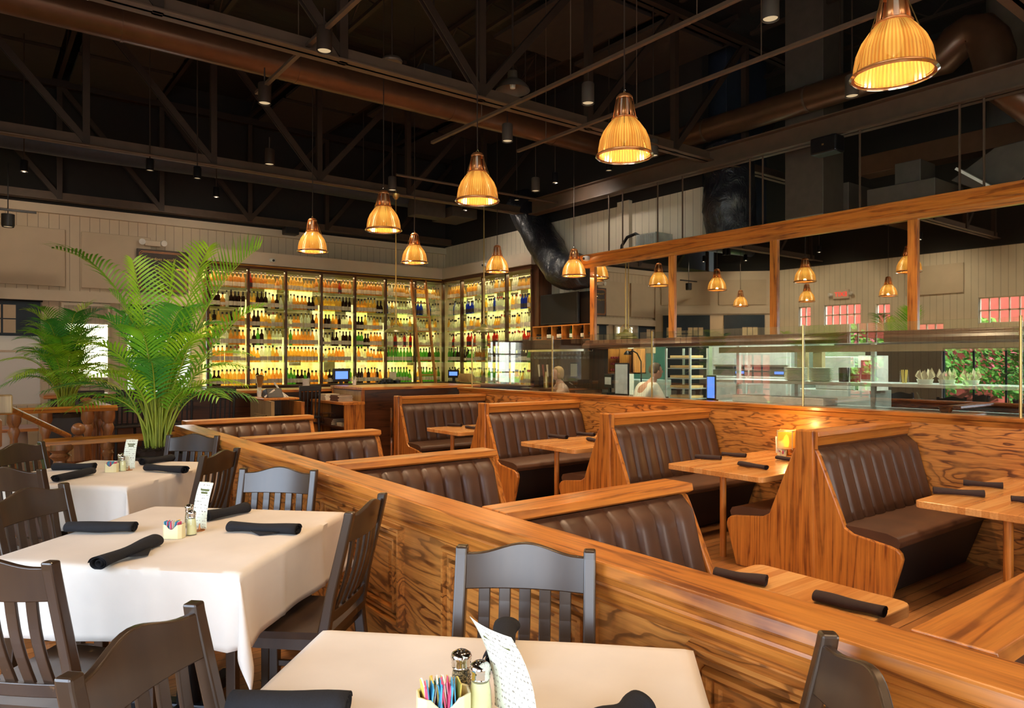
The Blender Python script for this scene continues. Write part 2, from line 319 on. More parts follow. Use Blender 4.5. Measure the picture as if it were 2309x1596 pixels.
# ------------------------------------------------------------------ mesh builder
class MB:
    def __init__(s): s.v = []; s.f = []; s.mi = []; s.cur = 0
    def ring_x(s, x0, x1, y0, y1, z0, z1, w):
        '''mitred rectangular frame lying in the yz plane, front face at x0 slightly smaller than its back'''
        o = [(y0, z0), (y1, z0), (y1, z1), (y0, z1)]; i = [(y0+w, z0+w), (y1-w, z0+w), (y1-w, z1-w), (y0+w, z1-w)]; c = min(w*.25, .006)
        o2 = [(y0+c, z0+c), (y1-c, z0+c), (y1-c, z1-c), (y0+c, z1-c)]; i2 = [(y0+w-c, z0+w-c), (y1-w+c, z0+w-c), (y1-w+c, z1-w+c), (y0+w-c, z1-w+c)]
        vs = [(x1, *p) for p in o]+[(x0, *p) for p in o2]+[(x0, *p) for p in i2]+[(x1, *p) for p in i]
        return s.add(vs, [(r*4+k, r*4+(k+1) % 4, (r+1)*4+(k+1) % 4, (r+1)*4+k) for r in range(3) for k in range(4)])
    def add(s, vs, fs):
        o = len(s.v); s.v += [tuple(p) for p in vs]; s.f += [tuple(i+o for i in f) for f in fs]; s.mi += [s.cur]*len(fs); return s
    def box(s, x0, x1, y0, y1, z0, z1):
        return s.add([(x, y, z) for x in (x0, x1) for y in (y0, y1) for z in (z0, z1)],
                     [(0, 1, 3, 2), (4, 6, 7, 5), (0, 4, 5, 1), (2, 3, 7, 6), (0, 2, 6, 4), (1, 5, 7, 3)])
    def xf(s, mat, i0=0):
        for i in range(i0, len(s.v)): s.v[i] = tuple(mat @ Vector(s.v[i]))
        return s
    def beam(s, p, q, w, h, up=(0, 0, 1)):
        p = Vector(p); q = Vector(q); d = (q-p).normalized(); u = Vector(up)
        if abs(d.dot(u)) > .98: u = Vector((0, 1, 0))
        a = d.cross(u).normalized(); b = a.cross(d).normalized()
        vs = []
        for c in (p, q):
            for sa, sb in ((-1, -1), (1, -1), (1, 1), (-1, 1)): vs.append(c+a*sa*w/2+b*sb*h/2)
        return s.add(vs, [(3, 2, 1, 0), (4, 5, 6, 7), (0, 1, 5, 4), (1, 2, 6, 5), (2, 3, 7, 6), (3, 0, 4, 7)])
    def tube(s, pts, r, n=8, caps=True):
        pts = [Vector(p) for p in pts]; rs = r if isinstance(r, (list, tuple)) else [r]*len(pts)
        vs = []; prev = None
        for i, p in enumerate(pts):
            d = (pts[min(i+1, len(pts)-1)]-pts[max(i-1, 0)]).normalized()
            if prev is None:
                u = Vector((0, 0, 1)) if abs(d.z) < .9 else Vector((1, 0, 0))
                a = d.cross(u).normalized()
            else: a = (prev-d*prev.dot(d)).normalized()
            prev = a; b = d.cross(a)
            for k in range(n):
                t = 2*pi*k/n; vs.append(p+a*cos(t)*rs[i]+b*sin(t)*rs[i])
        fs = [(i*n+k, i*n+(k+1) % n, (i+1)*n+(k+1) % n, (i+1)*n+k) for i in range(len(pts)-1) for k in range(n)]
        if caps: fs += [tuple(reversed(range(n))), tuple((len(pts)-1)*n+k for k in range(n))]
        return s.add(vs, fs)
    def lathe(s, prof, c=(0, 0, 0), n=16, caps=True):
        vs = [(c[0]+r*cos(2*pi*k/n), c[1]+r*sin(2*pi*k/n), c[2]+z) for r, z in prof for k in range(n)]
        fs = [(i*n+k, i*n+(k+1) % n, (i+1)*n+(k+1) % n, (i+1)*n+k) for i in range(len(prof)-1) for k in range(n)]
        if caps:
            fs += [tuple(reversed(range(n))), tuple((len(prof)-1)*n+k for k in range(n))]
        return s.add(vs, fs)
    def prism(s, poly, ax, a, b):
        def P(u, v, w): return {0: (w, u, v), 1: (u, w, v), 2: (u, v, w)}[ax]
        n = len(poly); vs = [P(u, v, a) for u, v in poly]+[P(u, v, b) for u, v in poly]
        return s.add(vs, [tuple(range(n)), tuple(reversed(range(n, 2*n)))]+[(i, (i+1) % n, n+(i+1) % n, n+i) for i in range(n)])
    def grid(s, fn, nu, nv):
        vs = [fn(i/nu, j/nv) for i in range(nu+1) for j in range(nv+1)]
        return s.add(vs, [(i*(nv+1)+j, (i+1)*(nv+1)+j, (i+1)*(nv+1)+j+1, i*(nv+1)+j+1) for i in range(nu) for j in range(nv)])
    def build(s, name, mat, parent=None, local=False, smooth=False, bevel=0, loc=None, recalc=True):
        off = Vector((0, 0, 0))
        if parent is None:
            if loc is None:
                xs, ys, zs = zip(*s.v); loc = ((min(xs)+max(xs))/2, (min(ys)+max(ys))/2, min(zs))
                off = Vector(loc)
            elif not local: off = Vector(loc)
        elif not local:
            p = parent
            while p is not None: off = off+p.location; p = p.parent
        me = bpy.data.meshes.new(name)
        me.from_pydata([tuple(Vector(v)-off) for v in s.v], [], s.f)
        mats = mat if isinstance(mat, (list, tuple)) else [mat]
        for k in mats: me.materials.append(M[k] if isinstance(k, str) else k)
        if len(mats) > 1: me.polygons.foreach_set('material_index', s.mi)
        if recalc:
            bm = bmesh.new(); bm.from_mesh(me); bmesh.ops.recalc_face_normals(bm, faces=bm.faces); bm.to_mesh(me); bm.free()
        if smooth:
            me.polygons.foreach_set('use_smooth', [True]*len(me.polygons))
            try: me.set_sharp_from_angle(angle=radians(40 if smooth is True else smooth))
            except Exception: pass
        o = bpy.data.objects.new(name, me); COL.objects.link(o)
        if parent is not None: o.parent = parent
        else: o.location = loc
        if bevel:
            b = o.modifiers.new('bevel', 'BEVEL'); b.width = bevel; b.segments = 2; b.limit_method = 'ANGLE'; b.angle_limit = radians(40)
            b.harden_normals = False
        return o
def tag(o, label, cat, group=None, kind=None):
    o['label'] = label; o['category'] = cat
    if group: o['group'] = group
    if kind: o['kind'] = kind
    return o
def thing(name, label, cat, loc=(0, 0, 0), rz=0, group=None):
    o = bpy.data.objects.new(name, None); o.empty_display_size = .1; COL.objects.link(o)
    o.location = loc; o.rotation_euler = (0, 0, rz); return tag(o, label, cat, group)
def struct(o): o['kind'] = 'structure'; return o
def dup(root, loc, rz=None, label=None, group=None, scale=None):
    r = root.copy(); COL.objects.link(r); r.location = loc
    if rz is not None: r.rotation_euler = (0, 0, rz)
    if scale: r.scale = (scale,)*3 if not isinstance(scale, tuple) else scale
    if label: r['label'] = label
    if group: r['group'] = group
    for ch in list(root.children):
        c = ch.copy(); COL.objects.link(c); c.parent = r
        for g in list(ch.children):
            d = g.copy(); COL.objects.link(d); d.parent = c
    return r
def text_mesh(txt, size, mat, parent, loc, rot, name='lettering', align='LEFT', depth=.002):
    cu = bpy.data.curves.new('t', 'FONT'); cu.body = txt; cu.size = size; cu.extrude = depth; cu.align_x = align
    o = bpy.data.objects.new('t', cu); COL.objects.link(o)
    dg = bpy.context.evaluated_depsgraph_get(); me = bpy.data.meshes.new_from_object(o.evaluated_get(dg))
    bpy.data.objects.remove(o); bpy.data.curves.remove(cu)
    me.materials.clear(); me.materials.append(M[mat])
    o = bpy.data.objects.new(name, me); COL.objects.link(o); o.parent = parent; o.location = loc; o.rotation_euler = rot
    return o
R = random.Random(7)
# ================================================================== THE ROOM
FL = -.2                                    # booth floor; the dining platform is at 0
b = MB(); b.box(-6, 12, -5, 15, FL-.1, FL); struct(b.build('floor', 'floorboards'))
b = MB(); b.box(-2.2, 1.56, -4, 7.35, FL, 0); struct(b.build('floor_platform', 'floorboards'))
b = MB(); b.box(-2.4, 13, -5, 16, 6.6, 6.7); struct(b.build('ceiling', 'deck'))
# right wall (cream boards above the bar corner), back wall, left wall, wall behind the viewer
b = MB(); b.box(8.9, 9.05, 8.45, 14.45, FL, 4.15); b.box(8.9, 9.05, 6.9, 8.45, 2.5, 4.15); b.build('wall_right', 'cream_board_y')['kind'] = 'structure'
b = MB(); b.box(8.82, 8.9, 8.35, 8.62, 2.9, 4.2); struct(b.build('trim_1', 'cream_paint'))
b = MB(); b.box(12.0, 12.1, -5, 14.45, FL, 6.6); struct(b.build('wall_kitchen', 'ceiling_black'))
b = MB(); b.box(10.9, 11.0, -5, 8.3, FL, 2.6); struct(b.build('wall_kitchen_tiled', 'tile_kitchen'))
b = MB(); b.box(9.05, 12.0, 14.3, 14.4, FL, 6.6); struct(b.build('wall_far_end', 'ceiling_black'))
b = MB(); b.box(-6, 9.0, 14.3, 14.45, 2.55, 4.1)
WX = [(.0, .95), (2.22, 3.3)]                # openings of the back wall: shaded window and bright window
b.box(-6, -.3, 14.3, 14.45, FL, 2.55); b.box(.95, 2.22, 14.3, 14.45, FL, 2.55); b.box(3.3, 9.0, 14.3, 14.45, FL, 2.55)
b.box(-.3, .95, 14.3, 14.45, FL, .75); b.box(2.22, 3.3, 14.3, 14.45, FL, .75)
struct(b.build('wall_back', 'cream_board_x'))
b = MB(); b.box(-6, 9.0, 14.3, 14.45, 4.1, 6.6); struct(b.build('wall_back_upper', 'ceiling_black'))
b = MB(); b.box(8.9, 9.05, 6.9, 14.3, 4.15, 6.6); struct(b.build('wall_right_upper', 'ceiling_black'))
b = MB(); b.box(-6, 8.88, 14.22, 14.3, 3.98, 4.12); struct(b.build('trim_2', 'cream_paint'))
b = MB(); b.box(-6, 3.35, 14.2, 14.3, 2.5, 2.68); struct(b.build('trim_3', 'cream_paint'))
for i, (x0, x1) in enumerate([(-.5, 1.28), (1.52, 2.6)]):
    b = MB(); b.box(x0, x1, 14.24, 14.3, 2.75, 3.72); struct(b.build('trim_%d' % (4+i), 'cream_panel', bevel=.008))
# left wall with openings: garden window, glazed door, two windows; it is seen in the mirrors
LW = [(4.55, 6.2, .3, 1.75), (7.35, 8.15, .3, 1.6), (7.35, 8.15, 1.85, 2.4), (10.1, 11.15, .35, 1.65), (.6, 3.2, .6, 2.3), (-2.4, -.2, .6, 2.3), (8.6, 8.95, 2.45, 2.95), (9.35, 10.35, 2.45, 3.0), (10.75, 11.1, 2.45, 3.0), (5.6, 6.6, 2.35, 2.95)]
def wall_with_holes(name, mat, ax, c0, c1, u0, u1, z0, z1, holes):
    us = sorted({u0, u1, *[h[0] for h in holes], *[h[1] for h in holes]}); zs = sorted({z0, z1, *[h[2] for h in holes], *[h[3] for h in holes]})
    b = MB()
    for a, c in zip(us, us[1:]):
        for d, e in zip(zs, zs[1:]):
            um, zm = (a+c)/2, (d+e)/2
            if any(h[0] < um < h[1] and h[2] < zm < h[3] for h in holes): continue
            if ax == 'X': b.box(c0, c1, a, c, d, e)
            else: b.box(a, c, c0, c1, d, e)
    return struct(b.build(name, mat))
wall_with_holes('wall_left', 'cream_board_y', 'X', -2.35, -2.2, -4.2, 12.0, FL, 4.1, LW)
wall_with_holes('wall_front', 'cream_board_x', 'Y', -4.3, -4.2, -2.3, 12, FL, 4.1, [(-.2, 4.6, .8, 2.9)])
b = MB(); b.box(-2.4, -2.2, -4.2, 14, 4.1, 6.6); b.box(-2.3, 12, -4.3, -4.2, 4.1, 6.6); struct(b.build('wall_left_upper', 'ceiling_black'))
b = MB(); b.box(12, 12.1, -4.2, -1, FL, 6.6); b.box(8.6, 12, -1.1, -1.0, FL, 6.6); struct(b.build('wall_kitchen_end', 'cream_board_x'))
# the angled bay between left and back wall
bay = MB(); L = hypot(2.4, 2.3); bay.box(0, L, -.12, 0, FL, 4.1)
bay.xf(Matrix.Translation((-2.2, 12.0, 0)) @ Matrix.Rotation(atan2(2.3, 2.4), 4, 'Z')); struct(bay.build('wall_bay', 'cream_paint'))
T = Matrix.Translation((-2.2, 12.0, 0)) @ Matrix.Rotation(atan2(2.3, 2.4), 4, 'Z')
k = 6
for u0, u1, z0, z1 in [(.15, 1.5, 3.12, 3.85), (1.75, 3.15, 3.12, 3.85)]:
    b = MB(); b.box(u0, u1, -.16, -.12, z0, z1).xf(T); struct(b.build('trim_%d' % k, 'cream_panel')); k += 1
b = MB(); b.box(0, L, -.17, -.12, 2.86, 3.02).xf(T); struct(b.build('trim_%d' % k, 'cream_paint')); k += 1
for y0, y1 in [(.3, 1.9), (2.3, 3.9), (4.2, 5.4), (6.9, 8.2)]:
    b = MB(); b.box(-2.2, -2.15, y0, y1, 3.1, 3.8); struct(b.build('trim_%d' % k, 'cream_panel')); k += 1
def window(n, ax, c, u0, u1, z0, z1, nu, nz, frame, sgn=1, w=.05, glass_m='window_pane'):
    f = MB()
    def bx(b_, a, d, e, g, t0, t1):
        if ax == 'X': b_.box(c+t0, c+t1, a, d, e, g)
        else: b_.box(a, d, c+t0, c+t1, e, g)
    for a, d, e, g in ((u0-w, u0+.02, z0-w, z1+w), (u1-.02, u1+w, z0-w, z1+w), (u0, u1, z0-w, z0+.02), (u0, u1, z1-.02, z1+w)):
        bx(f, a, d, e, g, -.04, .02)
    for i in range(1, nu):
        u = u0+(u1-u0)*i/nu; bx(f, u-.016, u+.016, z0, z1, -.02, .01)
    for j in range(1, nz):
        z = z0+(z1-z0)*j/nz; bx(f, u0, u1, z-.016, z+.016, -.02, .01)
    o = struct(f.build('window_%d' % n, frame)); g = MB(); bx(g, u0, u1, z0, z1, -.008, -.003)
    g.build('pane', glass_m, o)
wn_i = 1
for i, (y0, y1, z0, z1) in enumerate(LW):
    if z1-z0 < .8: nu, nz = max(2, round((y1-y0)/.22)), 2
    else: nu, nz = {0: (3, 1), 1: (3, 3), 3: (4, 3)}.get(i, (3, 2))
    window(wn_i, 'X', -2.27, y0, y1, z0, z1, nu, nz, 'cream_paint' if z1-z0 < .8 else 'shade_navy'); wn_i += 1
window(wn_i, 'Y', 14.38, -.3, .95, .75, 2.55, 1, 2, 'cream_paint', glass_m='frosted_pane'); wn_i += 1
window(wn_i, 'Y', 14.38, 2.22, 3.3, .75, 2.55, 3, 4, 'white_plastic'); wn_i += 1
window(wn_i, 'Y', -4.25, -.2, 4.6, .8, 2.9, 6, 3, 'white_plastic'); wn_i += 1
for u0, u1, n in [(.2, 1.35, 1), (1.75, 3.1, 2)]:            # shaded bay windows with small lights
    b = MB(); b.box(u0, u1, -.16, -.12, .7, 2.82).xf(T); w = struct(b.build('window_%d' % wn_i, 'shade_navy')); wn_i += 1
    for q in range(n):
        c = MB(); a0 = u0+.2+q*.62
        for i in range(3):
            for j in range(2): c.box(a0+i*.15, a0+i*.15+.13, -.165, -.155, 1.95+j*.27, 2.19+j*.27)
        c.xf(T); c.build('pane', 'page', w)
# garden seen through the left windows (and so in the glass screen)
b = MB(); b.box(-60, -2.6, -30, 60, FL-.06, FL-.01); struct(b.build('ground', 'grass'))
b = MB(); b.box(-60, -32, -30, 60, FL-.01, FL+.01); struct(b.build('ground_road', 'pavement'))
for i, (x, y, h, r) in enumerate([(-5.2, 8.0, 2.2, .9), (-6.0, 10.4, 2.8, 1.2), (-7.2, 12.4, 2.3, .8), (-6.4, 5.6, 2.0, .8), (-9, 9, 3.0, 1.2), (-5.6, 3.2, 1.8, .8), (-9.5, 6.6, 2.3, 1.2), (-10.5, 11.6, 2.4, 1.3), (-8.2, 4.6, 2.0, 1.0), (-11.5, 8.0, 2.4, 1.3)]):
    t = thing('flowering_shrub', ['rounded green garden shrub with pink flowers beyond the middle left window', 'tall green garden shrub with pink flowers, second beyond the lawn', 'pink flowered shrub outside near the angled bay',
        'low pink flowered shrub outside the wide garden window', 'largest pink flowered shrub far along the garden', 'small pink flowered shrub nearest the front of the garden', 'wide shrub on the lawn beyond the garden window', 'wide shrub at the corner of the brick building', 'rounded shrub left of the garden window view', 'wide shrub just in front of the brick building wall'][i], 'shrub', (x, y, FL), 0, 'garden shrubs')
    f = MB(); fl = MB(); rr = random.Random(i)
    for q in range(900):
        a = rr.uniform(0, 2*pi); zz = rr.uniform(.3, 1); rad = r*sqrt(rr.random())*sin(pi*min(.95, zz*.8+.1)); c = Vector((rad*cos(a), rad*sin(a), zz*h))
        n = Vector((rr.uniform(-1, 1), rr.uniform(-1, 1), rr.uniform(-1, 1))).normalized(); u = n.orthogonal().normalized(); v = n.cross(u); s_ = .10
        tgt = fl if (q % 6 == 0 and zz > .6) else f
        tgt.add([c-u*s_, c-v*s_*.5, c+u*s_, c+v*s_*.5], [(0, 1, 2, 3)])
    f.build('foliage', 'foliage', t, local=True, recalc=False); fl.build('blossom', 'blossom', t, local=True, recalc=False)
    MB().tube([(0, 0, 0), (0, 0, h*.6)], .05).build('trunk', 'railwood', t, local=True)

t = thing('brick_building', 'red brick building across the lawn, seen through the small high windows', 'building', (-15, 15, FL))
MB().box(-17, -13, 8.8, 24, FL, 5.6).build('wall', 'brick_red', t); MB().box(-17.2, -12.8, 8.6, 24.2, 5.6, 5.8).build('roof', 'pavement', t)
# ------------------------------------------------------------------ knee partition in front
t = thing('booth_partition', 'long oak knee wall with moulded cap between white tables and booths', 'partition', (1.6, 3, 0))
MB().box(1.575, 1.665, -1.2, 7.25, FL, .83).build('panelling', 'oakpanel_y', t)
b = MB(); b.prism([(1.52, .845), (1.53, .885), (1.70, .885), (1.71, .87), (1.71, .84), (1.67, .83), (1.67, .815), (1.575, .815), (1.565, .83)], 1, -1.2, 7.28)
b.build('cap_rail', 'oak_y', t, bevel=.006)
b = MB(); b.prism([(1.576, .745), (1.566, .745), (1.560, .752), (1.560, .760), (1.566, .766), (1.556, .770), (1.548, .784), (1.545, .800), (1.538, .804), (1.535, .812), (1.538, .820), (1.530, .826), (1.526, .845), (1.576, .845)], 1, -1.2, 7.26)
b.build('crown_moulding', 'oak_y', t)
for y0, y1 in [(-.92, -.01), (.35, 1.26), (1.62, 2.52), (2.88, 3.79), (4.15, 5.06), (5.42, 6.33)]:
    b = MB(); z0, z1 = .28, .735
    for w, d in ((0, .034), (.026, .020), (.052, .028), (.08, .012)):
        b.ring_x(1.576-d, 1.576, y0+w, y1-w, z0+w, z1-w, .025)
    b.box(1.560, 1.576, y0+.13, y1-.13, z0+.13, z1-.13)
    b.build('raised_panel', 'oakpanel_y', t)
MB().box(1.55, 1.576, -1.2, 7.25, 0, .07).build('plinth', 'oak_y', t)
# rear oak wall under the glass screen
WXX = 6.66
t = thing('screen_wall', 'oak panelled half wall behind the right booths carrying the glass screen', 'partition', (WXX+.07, 5, FL))
MB().box(WXX, WXX+.12, -1, 10.25, FL, 1.0).build('panelling', 'oakpanel_y', t)
MB().prism([(WXX-.02, 1.0), (WXX-.03, 1.035), (WXX+.15, 1.035), (WXX+.15, 1.0)], 1, -1, 10.28).build('cap_rail', 'oak_y', t, bevel=.005)
MB().prism([(WXX-.001, .95), (WXX-.016, .99), (WXX-.001, 1.0)], 1, -1, 10.25).build('moulding', 'oak_y', t)
# glass screen
PY = [2.08, 3.96, 5.97, 7.87, 9.95]
for y in PY: MB().tube([(WXX+.06, y, 1.035), (WXX+.06, y, 1.86)], .011, 8).build('screen_post', 'brass', t, smooth=True)['label'] = 'thin brass post of the glass screen'
GY = [-.8]+PY
for i in range(5): MB().box(WXX+.055, WXX+.065, GY[i]+.012, GY[i+1]-.012, 1.037, 1.85).build('glass_panel', 'pane', t)['label'] = 'clear glass panel of the screen'

# ------------------------------------------------------------------ booths
def cushion(x0, x1, y0, z0, y1, z1, n, th, sgn, rows=10):
    """channelled back: bottom edge at (y0,z0), top edge at (y1,z1); bulges towards sgn*y"""
    def fn(u, v):
        ph = (u*n) % 1.0 if u < 1 else 0
        bul = (sin(pi*ph)**.22 if 0 < ph < 1 else 0)
        ev = min(1, (v*(1-v)*12))**.5 if 0 < v < 1 else 0
        yy = y0+(y1-y0)*v+sgn*(th*.45+th*.55*bul*ev if ev else 0)
        return (x0+(x1-x0)*u, yy, z0+(z1-z0)*v)
    b = MB(); b.grid(fn, n*8, rows); return b
def end_panel(y, x0, x1, ztop, sgn, hb, hf=.34, seat=None):
    p = [(y, FL), (y+sgn*(hf+.28), FL), (y+sgn*(hf+.36), FL+.28), (y+sgn*(hf+.372), FL+.33), (y+sgn*(hf+.362), FL+.37), (y+sgn*(hf+.335), FL+.395), (y+sgn*(hf+.29), FL+.41),
         (y+sgn*(hf+.03), FL+.445), (y+sgn*(hf-.03), FL+.48), (y+sgn*(hf-.06), FL+.56), (y+sgn*(hb+.055), ztop-.06), (y+sgn*(hb+.03), ztop-.015), (y+sgn*hb*.6, ztop), (y, ztop)]
    b = MB(); b.prism(p, 0, x0, x1); return b
def booth(x0, x1, y, zcap, label, post, group, n, sides=(-1, 1), endx='left'):
    t = thing('booth_bench', label, 'booth', ((x0+x1)/2, y, FL), 0, group)
    ex = x0 if endx == 'left' else x1-.045
    hb = .055 if post else .03
    MB().box(x0+.02, x1, y-.05, y+.05, FL, zcap-.10).build('frame', 'walnut_x', t)
    b = MB(); hw = .085 if post else .095
    low = .11 if post else .05; b.prism([(y-hw, zcap-.035), (y-hw+.008, zcap), (y+hw-.008, zcap), (y+hw, zcap-.035), (y+hw-.02, zcap-.045), (y+hw-.03, zcap-low), (y-hw+.03, zcap-low), (y-hw+.02, zcap-.045)], 0, x0+(.05 if post else 0), x1)
    b.build('cap_rail', 'oak_x', t, bevel=.004)
    if post: MB().box(x0-.015, x0+.06, y-.075, y+.075, FL, zcap+.012).build('end_post', 'oak_z', t, bevel=.012)
    for s in sides:
        end_panel(y, ex, ex+.045, zcap-(.115 if post else .045), s, hb, seat=None).build('end_panel', 'oak_z', t, bevel=.01)
        a, c = (x0+.05, x1-.01) if endx == 'left' else (x0+.01, x1-.05)
        cushion(a, c, y+s*.22, FL+.44, y+s*.06, zcap-(.125 if post else .055), n, .075, s).build('backrest', 'leather', t, smooth=75)
        sc_ = MB()
        def seatf(u, v, s=s, a=a, c=c):
            prof = [(.20, .42), (.20, .475), (.26, .495), (.45, .495), (.60, .488), (.67, .468), (.69, .432), (.68, .40), (.66, .392)]
            k = v*(len(prof)-1); i = min(int(k), len(prof)-2); fr = k-i
            yy = prof[i][0]+(prof[i+1][0]-prof[i][0])*fr; zz = prof[i][1]+(prof[i+1][1]-prof[i][1])*fr
            return (a+(c-a)*u, y+s*yy, FL+zz)
        sc_.grid(seatf, 6, 24); e_ = MB(); e_.prism([seatf(0, k_/24)[1:] for k_ in range(25)]+[(y+s*.2, FL+.39)], 0, a-(.03 if endx == 'left' else 0), c+(.03 if endx != 'left' else 0)); e_.build('seat_cushion', 'leather', t, smooth=60)
        MB().prism([(y+s*.05, FL+.01), (y+s*.52, FL+.01), (y+s*.655, FL+.39), (y+s*.05, FL+.39)], 0, a, c).build('seat_base', 'black_paint', t)
    return t
LY = [.66, 2.38, 4.04, 5.78, 7.75]
ln = ['brown leather booth bench cut off at the lower right corner', 'nearest whole low booth bench on the left row, its oak cap mid-picture', 'low booth bench of the left row, second from the front chair', 'low booth bench of the left row below the tall server counter', 'farthest low booth bench of the left row beside the large palm']
for y, l_ in zip(LY, ln):
    booth(1.715, 2.88 if y < 7 else 3.05, y, .885, l_, False, 'low booth benches along the knee wall', 8, endx='right')
RY = [.75, 2.97, 5.12, 7.28, 9.52]
rn = ['high-backed booth bench outside the right edge, nearest the viewer', 'nearest high-backed oak booth bench on the right with sloping end panels', 'high-backed booth bench behind the lantern table, second on the right row', 'high-backed booth bench third on the right row', 'farthest high-backed booth bench, against the tall server counter']
for y, l_ in zip(RY, rn):
    booth(5.07, WXX-.005, y, .955, l_, True, 'high booth benches against the screen wall', 9, sides=(-1,) if y > 9 else (-1, 1))
def booth_table(x0, x1, y0, y1, legx, label):
    t = thing('booth_table', label, 'table', ((x0+x1)/2, (y0+y1)/2, FL), 0, 'butcher block booth tables')
    b = MB(); r = .05
    ax = x0 if legx < (x0+x1)/2 else x1
    poly = []
    for cx, cy, a0 in ((x1-r, y1-r, 0), (x0+r, y1-r, 90), (x0+r, y0+r, 180), (x1-r, y0+r, 270)):
        if (abs(cx-ax) > .2): poly.append((cx+(r if a0 in (0, 270) else -r), cy+(r if a0 in (0, 90) else -r))); continue
        for k_ in range(5): a = radians(a0+22.5*k_); poly.append((cx+r*cos(a), cy+r*sin(a)))
    b.prism(poly, 2, .515, .562); b.build('tabletop', 'butcher', t, bevel=.005)
    MB().lathe([(.028, FL), (.028, .515)], (legx, (y0+y1)/2, 0), 16).build('leg', 'oak_z', t, smooth=True)
    return t
booth_table(1.72, 2.90, 1.25, 1.93, 2.78, 'small butcher block table just behind the knee wall, two napkins on it')
booth_table(1.72, 2.84, 2.95, 3.6, 2.7, 'butcher block table between the two nearest low benches')
booth_table(1.72, 2.84, 4.63, 5.3, 2.7, 'butcher block table beyond the second low bench')
booth_table(1.72, 2.84, 6.45, 7.15, 2.7, 'butcher block table beside the farthest low bench')
booth_table(5.03, WXX-.01, 1.18, 2.17, 5.2, 'butcher block table at the right edge of the photo')
booth_table(5.03, WXX-.01, 3.32, 4.30, 5.2, 'butcher block table with the glowing lantern')
booth_table(5.03, WXX-.01, 5.55, 6.48, 5.2, 'butcher block table third along the right row')
booth_table(5.03, WXX-.01, 7.75, 8.6, 5.2, 'farthest butcher block table on the right row')
